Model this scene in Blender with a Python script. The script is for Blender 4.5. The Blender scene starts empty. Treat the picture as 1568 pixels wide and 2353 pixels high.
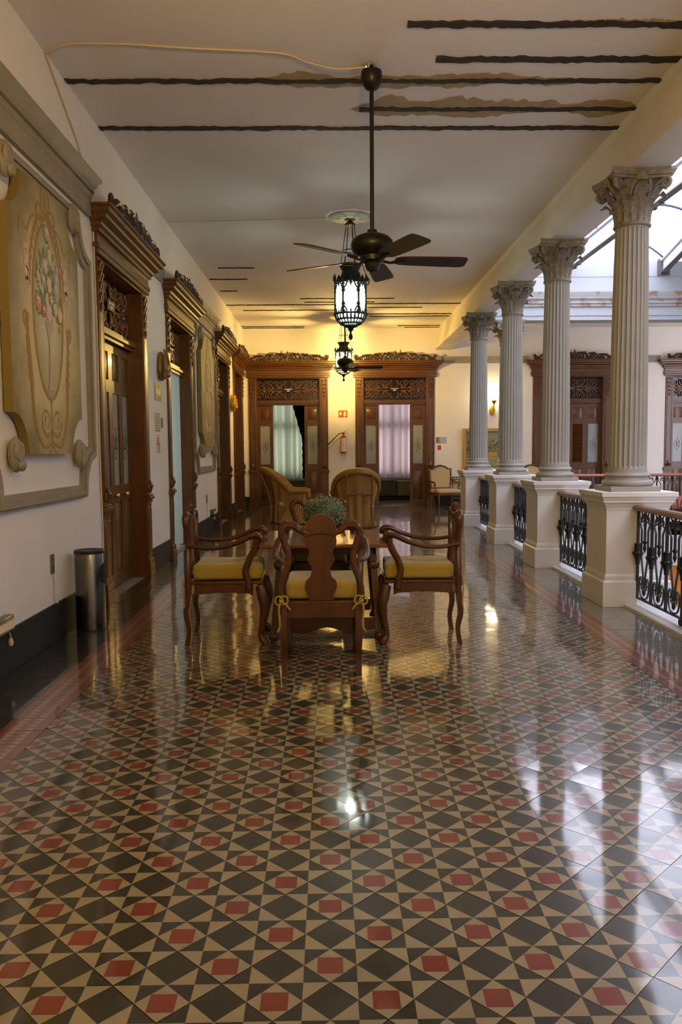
import bpy, math, random
from mathutils import Vector, Matrix
random.seed(7)
SC = bpy.context.scene
COL = SC.collection
PI = math.pi

# ------------------------------------------------------------------ camera
cam_d = bpy.data.cameras.new('camera')
cam = bpy.data.objects.new('camera', cam_d)
COL.objects.link(cam)
cam_d.sensor_fit = 'VERTICAL'
cam_d.sensor_height = 36.0
cam_d.lens = 28.53
cam_d.clip_start = 0.05
cam_d.clip_end = 300
_pi, _ya, _ro = 0.0769469, 0.01372256, -0.00724543
_right, _up, _fwd = None, None, None
def _cam_dir(u, v, dep):
    c, s = math.cos(_ro), math.sin(_ro)
    x, upv = c*u + s*v, -(-s*u + c*v)
    c, s = math.cos(_pi), math.sin(_pi)
    y, z = c*dep + s*upv, -s*dep + c*upv
    c, s = math.cos(_ya), math.sin(_ya)
    return Vector((c*x + s*y, -s*x + c*y, z))
_right, _up, _fwd = _cam_dir(1, 0, 0), _cam_dir(0, -1, 0), _cam_dir(0, 0, 1)
cam.matrix_world = Matrix(((_right.x, _up.x, -_fwd.x, 0), (_right.y, _up.y, -_fwd.y, 0),
                           (_right.z, _up.z, -_fwd.z, 1.5), (0, 0, 0, 1)))
SC.camera = cam

# ------------------------------------------------------------------ sky, exposure
SKY = 4.5
W = bpy.data.worlds.new('overcast_sky')
SC.world = W
W.use_nodes = True
_n = W.node_tree.nodes
_n['Background'].inputs[0].default_value = (0.95, 0.96, 1.15, 1)
_n['Background'].inputs[1].default_value = SKY
LAMP_COOL, LAMP_WARM, LAMP_GLOBE, LAMP_NEAR = 34.0, 440.0, 26.0, 540.0   # bulb watts
WARM, COOL = (1.0, 0.64, 0.17), (0.80, 1.0, 0.88)
SC.view_settings.view_transform = 'Standard'
SC.view_settings.look = 'None'
SC.view_settings.gamma = 1.0
SC.view_settings.use_curve_mapping = False
SC.view_settings.exposure = 0.32
cy = SC.cycles
cy.use_denoising = True
cy.max_bounces = 10
cy.diffuse_bounces = 6
cy.glossy_bounces = 5
cy.transmission_bounces = 6
cy.transparent_max_bounces = 10
cy.caustics_reflective = False
cy.caustics_refractive = False
cy.sample_clamp_indirect = 4.0
# light portal over the open skylight (guides sky sampling only)
_pd = bpy.data.lights.new('skylight_portal', 'AREA')
_pd.shape = 'RECTANGLE'
_pd.size, _pd.size_y = 3.7, 19.4
_pd.cycles.is_portal = True
_po = bpy.data.objects.new('skylight_portal', _pd)
_po.location = (4.95, 6.6, 6.4)
COL.objects.link(_po)

# ------------------------------------------------------------------ materials
MATS = {}
def mat(name, col, rough=0.6, metal=0.0, noise=None, bump=None, grain=None, coat=0.0, spec=None,
        dirt=None, sheen=0.0):
    """noise=(scale, amount) mottles the value; bump=(scale, strength); grain=(sx,sy,sz,amount) wood grain"""
    m = bpy.data.materials.new(name)
    m.use_nodes = True
    nt = m.node_tree
    b = nt.nodes['Principled BSDF']
    b.inputs['Base Color'].default_value = (*col, 1)
    b.inputs['Roughness'].default_value = rough
    b.inputs['Metallic'].default_value = metal
    b.inputs['Coat Weight'].default_value = coat
    b.inputs['Coat Roughness'].default_value = 0.06
    b.inputs['Sheen Weight'].default_value = sheen
    if spec is not None:
        b.inputs['Specular IOR Level'].default_value = spec
    tc = nt.nodes.new('ShaderNodeTexCoord')
    last = None
    def mixcol(fac, c2, base):
        mx = nt.nodes.new('ShaderNodeMix')
        mx.data_type = 'RGBA'
        nt.links.new(fac, mx.inputs[0])
        if base is None:
            mx.inputs[6].default_value = (*col, 1)
        else:
            nt.links.new(base, mx.inputs[6])
        mx.inputs[7].default_value = (*c2, 1)
        return mx.outputs[2]
    if grain:
        mp = nt.nodes.new('ShaderNodeMapping')
        mp.inputs['Scale'].default_value = grain[:3]
        nt.links.new(tc.outputs['Object'], mp.inputs[0])
        nz = nt.nodes.new('ShaderNodeTexNoise')
        nz.inputs['Scale'].default_value = 1.0
        nz.inputs['Detail'].default_value = 4
        nz.inputs['Distortion'].default_value = 0.6
        nt.links.new(mp.outputs[0], nz.inputs[0])
        r = nt.nodes.new('ShaderNodeMapRange')
        r.inputs[1].default_value, r.inputs[2].default_value = 0.35, 0.7
        r.inputs[3].default_value, r.inputs[4].default_value = 0, grain[3]
        nt.links.new(nz.outputs[0], r.inputs[0])
        last = mixcol(r.outputs[0], tuple(c*0.35 for c in col), last)
    if noise:
        nz = nt.nodes.new('ShaderNodeTexNoise')
        nz.inputs['Scale'].default_value = noise[0]
        nz.inputs['Detail'].default_value = 5
        g = nt.nodes.new('ShaderNodeNewGeometry')
        nt.links.new(g.outputs['Position'], nz.inputs[0])
        r = nt.nodes.new('ShaderNodeMapRange')
        r.inputs[1].default_value, r.inputs[2].default_value = 0.3, 0.75
        r.inputs[3].default_value, r.inputs[4].default_value = 0, noise[1]
        nt.links.new(nz.outputs[0], r.inputs[0])
        last = mixcol(r.outputs[0], tuple(c*0.45 for c in col), last)
    if dirt:
        nz = nt.nodes.new('ShaderNodeTexNoise')
        nz.inputs['Scale'].default_value = dirt[0]
        nz.inputs['Detail'].default_value = 7
        g = nt.nodes.new('ShaderNodeNewGeometry')
        nt.links.new(g.outputs['Position'], nz.inputs[0])
        r = nt.nodes.new('ShaderNodeMapRange')
        r.inputs[1].default_value, r.inputs[2].default_value = dirt[1], dirt[1]+0.1
        nt.links.new(nz.outputs[0], r.inputs[0])
        last = mixcol(r.outputs[0], dirt[2], last)
    if last is not None:
        nt.links.new(last, b.inputs['Base Color'])
    if bump:
        nz = nt.nodes.new('ShaderNodeTexNoise')
        nz.inputs['Scale'].default_value = bump[0]
        nz.inputs['Detail'].default_value = 5
        nt.links.new(tc.outputs['Object'], nz.inputs[0])
        bp = nt.nodes.new('ShaderNodeBump')
        bp.inputs['Strength'].default_value = bump[1]
        bp.inputs['Distance'].default_value = 0.01
        nt.links.new(nz.outputs[0], bp.inputs['Height'])
        nt.links.new(bp.outputs[0], b.inputs['Normal'])
    MATS[name] = m
    return m
def emis(name, col, strength, base=(0.8, 0.8, 0.8)):
    m = bpy.data.materials.new(name)
    m.use_nodes = True
    b = m.node_tree.nodes['Principled BSDF']
    b.inputs['Base Color'].default_value = (*base, 1)
    b.inputs['Emission Color'].default_value = (*col, 1)
    b.inputs['Emission Strength'].default_value = strength
    b.inputs['Roughness'].default_value = 0.3
    MATS[name] = m
    return m
def sheer(name, col, transp, transl, rough=0.5, bump=None):
    """thin sheet that lets light through: transparent + translucent + diffuse/gloss"""
    m = bpy.data.materials.new(name)
    m.use_nodes = True
    nt = m.node_tree
    nt.nodes.remove(nt.nodes['Principled BSDF'])
    out = nt.nodes['Material Output']
    t = nt.nodes.new('ShaderNodeBsdfTransparent')
    t.inputs[0].default_value = (*col, 1)
    l = nt.nodes.new('ShaderNodeBsdfTranslucent')
    l.inputs[0].default_value = (*col, 1)
    p = nt.nodes.new('ShaderNodeBsdfPrincipled')
    p.inputs['Base Color'].default_value = (*col, 1)
    p.inputs['Roughness'].default_value = rough
    a = nt.nodes.new('ShaderNodeMixShader')
    a.inputs[0].default_value = transl
    nt.links.new(p.outputs[0], a.inputs[1])
    nt.links.new(l.outputs[0], a.inputs[2])
    c = nt.nodes.new('ShaderNodeMixShader')
    c.inputs[0].default_value = transp
    nt.links.new(a.outputs[0], c.inputs[1])
    nt.links.new(t.outputs[0], c.inputs[2])
    nt.links.new(c.outputs[0], out.inputs[0])
    MATS[name] = m
    return m

mat('plaster', (0.82, 0.77, 0.70), 0.75, noise=(1.3, 0.12), bump=(9, 0.12))
mat('ceiling_plaster', (0.82, 0.77, 0.73), 0.85, noise=(0.9, 0.2), bump=(6, 0.12))
mat('beam_plaster', (0.68, 0.63, 0.55), 0.7, noise=(1.2, 0.2), bump=(7, 0.15))
mat('stone_paint', (0.31, 0.265, 0.185), 0.6, noise=(5, 0.35), bump=(18, 0.2))
mat('column_paint', (0.325, 0.305, 0.265), 0.5, noise=(4, 0.18), bump=(30, 0.06))
mat('capital_paint', (0.29, 0.255, 0.195), 0.7, noise=(22, 0.9), bump=(25, 0.5))
mat('white_paint', (0.70, 0.68, 0.65), 0.45, noise=(3, 0.08), bump=(14, 0.05))
mat('parapet_paint', (0.46, 0.475, 0.50), 0.7, noise=(2.2, 0.12), dirt=(3.2, 0.66, (0.42, 0.44, 0.42)))
mat('peeling_paint', (0.46, 0.44, 0.43), 0.75, noise=(5, 0.25), dirt=(4.5, 0.55, (0.33, 0.22, 0.15)))
mat('base_black', (0.007, 0.008, 0.009), 0.6, noise=(6, 0.3))
mat('door_wood', (0.130, 0.045, 0.005), 0.36, grain=(14, 14, 1.6, 0.6), coat=0.12)
mat('door_wood_h', (0.130, 0.045, 0.005), 0.34, grain=(1.6, 14, 14, 0.6), coat=0.12)
mat('crest_wood', (0.050, 0.022, 0.011), 0.45, noise=(20, 0.4), bump=(40, 0.3))
mat('fret_wood', (0.16, 0.062, 0.022), 0.4, noise=(20, 0.4), bump=(40, 0.2))
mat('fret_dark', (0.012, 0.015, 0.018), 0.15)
mat('chair_wood', (0.066, 0.021, 0.003), 0.34, grain=(9, 9, 2.2, 0.6), coat=0.1, spec=0.35)
mat('table_wood', (0.11, 0.034, 0.006), 0.16, grain=(1.6, 16, 16, 0.6), coat=0.6)
mat('rail_wood', (0.19, 0.085, 0.035), 0.35, grain=(16, 1.5, 16, 0.6), coat=0.3)
mat('red_wood_and_light', (0.50, 0.17, 0.11), 0.35, coat=0.2)  # reddish settle wood; on the far handrail, red light put into the colour
mat('iron', (0.007, 0.009, 0.011), 0.42, bump=(50, 0.1))
mat('bronze', (0.020, 0.018, 0.014), 0.35, metal=0.6)
mat('fan_blade', (0.030, 0.016, 0.011), 0.38, grain=(3, 20, 20, 0.4))
mat('lantern_iron', (0.012, 0.022, 0.018), 0.45, metal=0.3)
mat('brass', (0.75, 0.48, 0.12), 0.28, metal=1.0)
mat('old_gold', (0.36, 0.24, 0.08), 0.42, metal=0.75, noise=(30, 0.5), bump=(35, 0.5))
mat('bright_gold', (0.85, 0.50, 0.06), 0.3, metal=0.85, noise=(30, 0.4), bump=(35, 0.4))
mat('frame_gold', (0.45, 0.26, 0.06), 0.4, metal=0.5, bump=(60, 0.4))
mat('steel', (0.17, 0.155, 0.13), 0.24, metal=1.0)
mat('black_plastic', (0.008, 0.008, 0.009), 0.45)
mat('dark_hole', (0.004, 0.004, 0.004), 0.8)
mat('cushion', (0.27, 0.185, 0.016), 0.9, noise=(60, 0.2), bump=(180, 0.25), sheen=0.3)
mat('upholstery', (0.62, 0.47, 0.23), 0.85, bump=(120, 0.15), sheen=0.2)
mat('armchair_wood', (0.16, 0.065, 0.022), 0.35, grain=(12, 12, 2, 0.5))
mat('tile_cream', (0.255, 0.205, 0.120), 0.29, coat=1.0, spec=0.3, noise=(7, 0.35), bump=(3, 0.03))
mat('tile_dark', (0.033, 0.029, 0.016), 0.29, coat=1.0, spec=0.3, noise=(4, 0.6), bump=(3, 0.03))
mat('tile_red', (0.17, 0.034, 0.016), 0.29, coat=1.0, spec=0.3, noise=(6, 0.45), bump=(3, 0.03))
mat('tile_edge', (0.035, 0.030, 0.024), 0.8)
mat('border_red', (0.18, 0.042, 0.028), 0.29, coat=1.0, spec=0.3, noise=(5, 0.35), bump=(3, 0.03))
mat('grey_tile', (0.018, 0.017, 0.015), 0.29, coat=1.0, spec=0.3, noise=(2.5, 0.5), bump=(3, 0.03))
mat('grey_tile_light', (0.17, 0.16, 0.15), 0.29, coat=1.0, spec=0.3, noise=(2.5, 0.45), bump=(3, 0.03))
mat('grout', (0.20, 0.17, 0.13), 0.8)
mat('marble', (0.72, 0.73, 0.76), 0.2, noise=(4, 0.3))
mat('frosted', (0.34, 0.36, 0.34), 0.35, noise=(3, 0.25))
mat('etched', (0.10, 0.11, 0.10), 0.5)
mat('red_paint', (0.48, 0.012, 0.015), 0.3, coat=0.4)
mat('sign_red', (0.62, 0.06, 0.03), 0.5)
mat('sign_cream', (0.80, 0.70, 0.42), 0.55)
mat('sign_green', (0.20, 0.26, 0.045), 0.5)
mat('sign_white', (0.78, 0.74, 0.68), 0.5)
mat('paper_tan', (0.60, 0.50, 0.36), 0.6, noise=(60, 0.4))
mat('grey_metal', (0.40, 0.43, 0.42), 0.35, metal=0.7)
mat('cream_plastic', (0.70, 0.66, 0.56), 0.45)
mat('cable', (0.60, 0.50, 0.36), 0.6)
mat('joist_rust', (0.030, 0.022, 0.018), 0.85, noise=(25, 0.5), bump=(60, 0.8))
mat('bare_plaster', (0.44, 0.33, 0.20), 0.95, noise=(9, 0.45), bump=(30, 0.6))
mat('panel_edge', (0.22, 0.15, 0.025), 0.6)
mat('p_gold', (0.33, 0.19, 0.03), 0.6)
mat('p_pale', (0.62, 0.52, 0.30), 0.6)
mat('p_cream', (0.68, 0.60, 0.42), 0.6)
mat('p_rose', (0.62, 0.22, 0.16), 0.6)
mat('p_red', (0.45, 0.08, 0.06), 0.6)
mat('p_pink', (0.72, 0.48, 0.36), 0.6)
mat('p_yellow', (0.72, 0.55, 0.16), 0.6)
mat('p_lilac', (0.46, 0.38, 0.40), 0.6)
mat('p_green', (0.14, 0.19, 0.09), 0.6)
mat('p_vase', (0.50, 0.42, 0.33), 0.6, noise=(30, 0.3))
mat('pic_sky', (0.30, 0.28, 0.13), 0.4, noise=(5, 0.4))
mat('pic_green', (0.06, 0.09, 0.035), 0.4)
mat('plant_green', (0.055, 0.085, 0.028), 0.55)
mat('plant_pale', (0.19, 0.23, 0.15), 0.55)
mat('pot_clay', (0.20, 0.10, 0.05), 0.6)
mat('steel_paint', (0.55, 0.56, 0.62), 0.5)
mat('rib_dark', (0.05, 0.055, 0.08), 0.5)
mat('beam_steel_dark', (0.12, 0.10, 0.10), 0.5)
mat('orange_light_wall', (0.70, 0.26, 0.03), 0.8)  # orange light of the lower archways put into the wall colour
mat('room_wall', (0.30, 0.26, 0.20), 0.9)
mat('dark_drape', (0.014, 0.014, 0.018), 0.9)
mat('grey_box', (0.16, 0.18, 0.16), 0.6)
mat('tan_box', (0.40, 0.33, 0.20), 0.7)
mat('wicker', (0.40, 0.21, 0.055), 0.55)
sheer('curtain_green', (0.40, 0.41, 0.24), 0.01, 0.5, 0.9)
sheer('curtain_pink', (0.50, 0.36, 0.31), 0.01, 0.5, 0.9)
sheer('curtain_grey', (0.30, 0.34, 0.27), 0.02, 0.5, 0.9)
sheer('glazing', (0.92, 0.95, 0.97), 0.68, 0.5, 0.3)
def lamp_glass(name, col, strength, transp):
    """glowing lamp glass: lets the bulb's light out and glows itself"""
    m = bpy.data.materials.new(name)
    m.use_nodes = True
    nt = m.node_tree
    nt.nodes.remove(nt.nodes['Principled BSDF'])
    t = nt.nodes.new('ShaderNodeBsdfTransparent')
    e = nt.nodes.new('ShaderNodeEmission')
    e.inputs[0].default_value = (*col, 1); e.inputs[1].default_value = strength
    c = nt.nodes.new('ShaderNodeMixShader'); c.inputs[0].default_value = transp
    nt.links.new(e.outputs[0], c.inputs[1]); nt.links.new(t.outputs[0], c.inputs[2])
    nt.links.new(c.outputs[0], nt.nodes['Material Output'].inputs[0])
    m.cycles.emission_sampling = 'NONE'
    MATS[name] = m
lamp_glass('lamp_cool', (0.80, 1.0, 0.92), 8.0, 0.6)
lamp_glass('lamp_warm', (1.0, 0.86, 0.50), 8.0, 0.6)
lamp_glass('lamp_globe', (1.0, 0.88, 0.62), 18.0, 0.3)
lamp_glass('lamp_near', (1.0, 0.75, 0.35), 6.0, 0.6)
def bulb(parent, loc, watts, col, r=0.05):
    l = bpy.data.lights.new('bulb', 'POINT')
    l.energy, l.color, l.shadow_soft_size = watts, col, r
    o = bpy.data.objects.new('bulb', l)
    COL.objects.link(o); o.parent = parent; o.location = loc

# wicker weave and painted-panel gradients
def wicker_nodes():
    m = MATS['wicker']; nt = m.node_tree; b = nt.nodes['Principled BSDF']
    tc = nt.nodes.new('ShaderNodeTexCoord')
    uv = tc.outputs['UV']
    outs = []
    for axis, sc in (('X', 1.0), ('Y', 1.0)):
        w = nt.nodes.new('ShaderNodeTexWave')
        w.bands_direction = axis
        w.inputs['Scale'].default_value = sc
        nt.links.new(uv, w.inputs[0])
        outs.append(w.outputs['Fac'])
    mul = nt.nodes.new('ShaderNodeMath'); mul.operation = 'MULTIPLY'
    nt.links.new(outs[0], mul.inputs[0]); nt.links.new(outs[1], mul.inputs[1])
    add = nt.nodes.new('ShaderNodeMath'); add.operation = 'ADD'
    nt.links.new(mul.outputs[0], add.inputs[0]); nt.links.new(outs[0], add.inputs[1])
    mx = nt.nodes.new('ShaderNodeMix'); mx.data_type = 'RGBA'
    nt.links.new(add.outputs[0], mx.inputs[0])
    mx.inputs[6].default_value = (0.22, 0.10, 0.022, 1)
    mx.inputs[7].default_value = (0.74, 0.40, 0.09, 1)
    nt.links.new(mx.outputs[2], b.inputs['Base Color'])
    bp = nt.nodes.new('ShaderNodeBump'); bp.inputs['Strength'].default_value = 0.8
    bp.inputs['Distance'].default_value = 0.01
    nt.links.new(add.outputs[0], bp.inputs['Height'])
    nt.links.new(bp.outputs[0], b.inputs['Normal'])
wicker_nodes()
def radial_paint(name, c_in, c_out, sx, sz, lo=0.5, hi=1.0):
    """painted colour shading of the flat decorative panels, from the centre to the rim"""
    m = mat(name, c_in, 0.6)
    nt = m.node_tree; b = nt.nodes['Principled BSDF']
    tc = nt.nodes.new('ShaderNodeTexCoord')
    mp = nt.nodes.new('ShaderNodeMapping')
    mp.inputs['Scale'].default_value = (sx, 0, sz)
    nt.links.new(tc.outputs['Object'], mp.inputs[0])
    ln = nt.nodes.new('ShaderNodeVectorMath'); ln.operation = 'LENGTH'
    nt.links.new(mp.outputs[0], ln.inputs[0])
    nz = nt.nodes.new('ShaderNodeTexNoise'); nz.inputs['Scale'].default_value = 4.0
    nt.links.new(tc.outputs['Object'], nz.inputs[0])
    ad = nt.nodes.new('ShaderNodeMath'); ad.operation = 'MULTIPLY_ADD'
    nt.links.new(nz.outputs[0], ad.inputs[0]); ad.inputs[1].default_value = 0.5
    nt.links.new(ln.outputs['Value'], ad.inputs[2])
    r = nt.nodes.new('ShaderNodeMapRange')
    r.inputs[1].default_value, r.inputs[2].default_value = lo + 0.25, hi + 0.25
    nt.links.new(ad.outputs[0], r.inputs[0])
    mx = nt.nodes.new('ShaderNodeMix'); mx.data_type = 'RGBA'
    nt.links.new(r.outputs[0], mx.inputs[0])
    mx.inputs[6].default_value = (*c_in, 1); mx.inputs[7].default_value = (*c_out, 1)
    nt.links.new(mx.outputs[2], b.inputs['Base Color'])
radial_paint('panel_paint', (0.60, 0.49, 0.27), (0.20, 0.155, 0.045), 1.25, 0.85, 0.50, 1.0)
radial_paint('oval_paint', (0.58, 0.55, 0.33), (0.27, 0.17, 0.045), 2.4, 1.15, 0.35, 0.95)
M = MATS

# ------------------------------------------------------------------ geometry helpers
class G:
    """collects vertices and faces for ONE mesh"""
    def __init__(s):
        s.v, s.f, s.m, s.uv = [], [], [], None
    def add(s, vs, fs, m=0, X=None):
        o = len(s.v)
        for p in vs:
            p = Vector(p)
            s.v.append(tuple(X @ p) if X else tuple(p))
        for f in fs:
            s.f.append(tuple(i + o for i in f)); s.m.append(m)
        return s
    def box(s, x0, x1, y0, y1, z0, z1, m=0, X=None):
        vs = [(x, y, z) for x in (x0, x1) for y in (y0, y1) for z in (z0, z1)]
        fs = [(0, 1, 3, 2), (4, 6, 7, 5), (0, 4, 5, 1), (2, 3, 7, 6), (0, 2, 6, 4), (1, 5, 7, 3)]
        return s.add(vs, fs, m, X)
    def frustum(s, a, b, z0, z1, m=0, X=None, c=(0, 0)):
        """square frustum: a=(hx,hy) at z0, b=(hx,hy) at z1"""
        vs = []
        for (hx, hy), z in ((a, z0), (b, z1)):
            vs += [(c[0]-hx, c[1]-hy, z), (c[0]+hx, c[1]-hy, z), (c[0]+hx, c[1]+hy, z), (c[0]-hx, c[1]+hy, z)]
        fs = [(3, 2, 1, 0), (4, 5, 6, 7)] + [(i, (i+1) % 4, 4+(i+1) % 4, 4+i) for i in range(4)]
        return s.add(vs, fs, m, X)
    def lathe(s, prof, n=24, m=0, X=None, c=(0, 0), caps=True, a0=0.0):
        vs = [(c[0]+r*math.cos(a0+2*PI*i/n), c[1]+r*math.sin(a0+2*PI*i/n), z) for r, z in prof for i in range(n)]
        fs = []
        for k in range(len(prof)-1):
            for i in range(n):
                j = (i+1) % n
                fs.append((k*n+i, k*n+j, (k+1)*n+j, (k+1)*n+i))
        if caps:
            fs.append(tuple(range(n-1, -1, -1)))
            fs.append(tuple((len(prof)-1)*n + i for i in range(n)))
        return s.add(vs, fs, m, X)
    def tube(s, pts, r, n=6, m=0, X=None, closed=False, flat=1.0, a0=0.0, up=None):
        P = [Vector(p) for p in pts]
        R = r if isinstance(r, (list, tuple)) else [r]*len(P)
        N = len(P)
        ref = Vector(up) if up else None
        vs, prev = [], None
        for i, p in enumerate(P):
            if closed:
                t = P[(i+1) % N] - P[i-1]
            else:
                t = P[min(i+1, N-1)] - P[max(i-1, 0)]
            if t.length < 1e-9:
                t = Vector((0, 0, 1))
            t.normalize()
            if ref is not None:
                a = ref - t*ref.dot(t)
                if a.length < 1e-4:
                    a = t.orthogonal()
            elif prev is None:
                a = Vector((0, 0, 1)) - t*t.z
                if a.length < 1e-3:
                    a = Vector((1, 0, 0)) - t*t.x
            else:
                a = prev - t*prev.dot(t)
                if a.length < 1e-4:
                    a = t.orthogonal()
            a.normalize(); prev = a
            b = t.cross(a)
            for k in range(n):
                q = a0 + 2*PI*k/n
                vs.append(p + a*(R[i]*math.cos(q)*flat) + b*(R[i]*math.sin(q)))
        fs = []
        L = N if closed else N-1
        for i in range(L):
            i2 = (i+1) % N
            for k in range(n):
                k2 = (k+1) % n
                fs.append((i*n+k, i*n+k2, i2*n+k2, i2*n+k))
        if not closed:
            fs.append(tuple(range(n-1, -1, -1)))
            fs.append(tuple((N-1)*n + k for k in range(n)))
        return s.add(vs, fs, m, X)
    def prism(s, poly, y0, y1, m=0, X=None):
        """outline [(x,z)] extruded along y"""
        n = len(poly)
        vs = [(x, y0, z) for x, z in poly] + [(x, y1, z) for x, z in poly]
        fs = [tuple(range(n)), tuple(range(2*n-1, n-1, -1))]
        fs += [(i, n+i, n+(i+1) % n, (i+1) % n) for i in range(n)]
        return s.add(vs, fs, m, X)
    def ball(s, c, r, n=10, k=6, m=0, X=None):
        rx, ry, rz = r if isinstance(r, (list, tuple)) else (r, r, r)
        vs = [(c[0], c[1], c[2]-rz)]
        for j in range(1, k):
            a = -PI/2 + PI*j/k
            vs += [(c[0]+rx*math.cos(a)*math.cos(2*PI*i/n), c[1]+ry*math.cos(a)*math.sin(2*PI*i/n), c[2]+rz*math.sin(a)) for i in range(n)]
        vs.append((c[0], c[1], c[2]+rz))
        fs = [(0, 1+(i+1) % n, 1+i) for i in range(n)]
        for j in range(k-2):
            for i in range(n):
                a, b = 1+j*n+i, 1+j*n+(i+1) % n
                fs.append((a, b, b+n, a+n))
        t = len(vs)-1; o = 1+(k-2)*n
        fs += [(o+i, o+(i+1) % n, t) for i in range(n)]
        return s.add(vs, fs, m, X)
    def sweep(s, prof, axis_pts, m=0, X=None):
        """profile [(out, z)] swept straight along x from x0 to x1 with mitred returns to y=0: axis_pts=(x0,x1); out is along -y"""
        x0, x1 = axis_pts
        n = len(prof)
        vs, fs = [], []
        st = [lambda o, z: (x0-o, 0.0, z), lambda o, z: (x0-o, -o, z), lambda o, z: (x1+o, -o, z), lambda o, z: (x1+o, 0.0, z)]
        for fn in st:
            vs += [fn(o, z) for o, z in prof]
        for k in range(3):
            for i in range(n-1):
                fs.append((k*n+i, (k+1)*n+i, (k+1)*n+i+1, k*n+i+1))
        fs.append(tuple(k*n for k in range(3, -1, -1)))
        fs.append(tuple(k*n+n-1 for k in range(4)))
        return s.add(vs, fs, m, X)

def spiral(cx, cz, r0, r1, a0, turns, n=14, y=0.0, sx=1):
    """points of a spiral in the x-z plane, from radius r0 to r1"""
    out = []
    for i in range(n+1):
        t = i/n
        r = r0+(r1-r0)*t
        a = a0+turns*2*PI*t
        out.append((cx+sx*r*math.cos(a), y, cz+r*math.sin(a)))
    return out
def smooth_pts(pts, k=5):
    """Catmull-Rom through the points"""
    P = [Vector(p) for p in pts]; out = []
    for i in range(len(P)-1):
        a, b, c, d = P[max(i-1, 0)], P[i], P[i+1], P[min(i+2, len(P)-1)]
        for j in range(k):
            t = j/k
            out.append(0.5*((2*b)+(c-a)*t+(2*a-5*b+4*c-d)*t*t+(3*b-a-3*c+d)*t**3))
    out.append(P[-1])
    return out
def interp(vals, n):
    out = []
    for i in range(n):
        t = i/(n-1)*(len(vals)-1); k = min(int(t), len(vals)-2)
        out.append(vals[k]+(vals[k+1]-vals[k])*(t-k))
    return out
def RZ(a): return Matrix.Rotation(a, 4, 'Z')
def TR(x, y, z): return Matrix.Translation((x, y, z))

def mesh(name, g, mats, smooth=35):
    me = bpy.data.meshes.new(name)
    me.from_pydata([tuple(v) for v in g.v], [], g.f)
    for k in (mats if isinstance(mats, (list, tuple)) else [mats]):
        me.materials.append(M[k])
    me.polygons.foreach_set('material_index', g.m)
    if smooth:
        me.polygons.foreach_set('use_smooth', [True]*len(me.polygons))
        me.set_sharp_from_angle(angle=math.radians(smooth))
    me.update()
    return me
def obj(name, g, mats, parent=None, loc=(0, 0, 0), rot=0.0, smooth=35, bevel=0.0, subsurf=0, label=None):
    me = g if isinstance(g, bpy.types.Mesh) else mesh(name, g, mats, smooth)
    o = bpy.data.objects.new(name, me)
    COL.objects.link(o)
    o.location = loc
    o.rotation_euler = (0, 0, rot) if not isinstance(rot, tuple) else rot
    if parent:
        o.parent = parent
    if bevel:
        b = o.modifiers.new('bevel', 'BEVEL'); b.width = bevel; b.segments = 2; b.limit_method = 'ANGLE'
    if subsurf:
        b = o.modifiers.new('sub', 'SUBSURF'); b.levels = subsurf; b.render_levels = subsurf
    if label:
        o['label'] = label
    return o
def thing(name, label=None, cat=None, loc=(0, 0, 0), rotz=0.0, group=None, kind=None):
    o = bpy.data.objects.new(name, None)
    o.empty_display_size = 0.1
    COL.objects.link(o)
    o.location = loc; o.rotation_euler = (0, 0, rotz)
    return tag(o, label, cat, group, kind)
def tag(o, label=None, cat=None, group=None, kind=None):
    if label: o['label'] = label
    if cat: o['category'] = cat
    if group: o['group'] = group
    if kind: o['kind'] = kind
    return o
def struct(name, g, mats, label, cat, parent=None, **kw):
    return tag(obj(name, g, mats, parent, **kw), label, cat, kind='structure')
def dup(src, loc=None, rotz=None, label=None, parent=None):
    c = src.copy(); COL.objects.link(c)
    if loc is not None: c.location = loc
    if rotz is not None: c.rotation_euler = (0, 0, rotz)
    if label: c['label'] = label
    if parent: c.parent = parent
    for ch in list(src.children):
        dup(ch, parent=c)
    return c
# ================================================================== STRUCTURE
CEIL, WL, WB = 4.61, -2.2, 21.2
LEFT_DOORS = [8.87, 12.17, 16.95, 19.78]
BACK_DOORS = [-1.057, 1.71, 6.33, 9.80]
OPEN_H, OPEN_W = 3.34, 0.84

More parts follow.
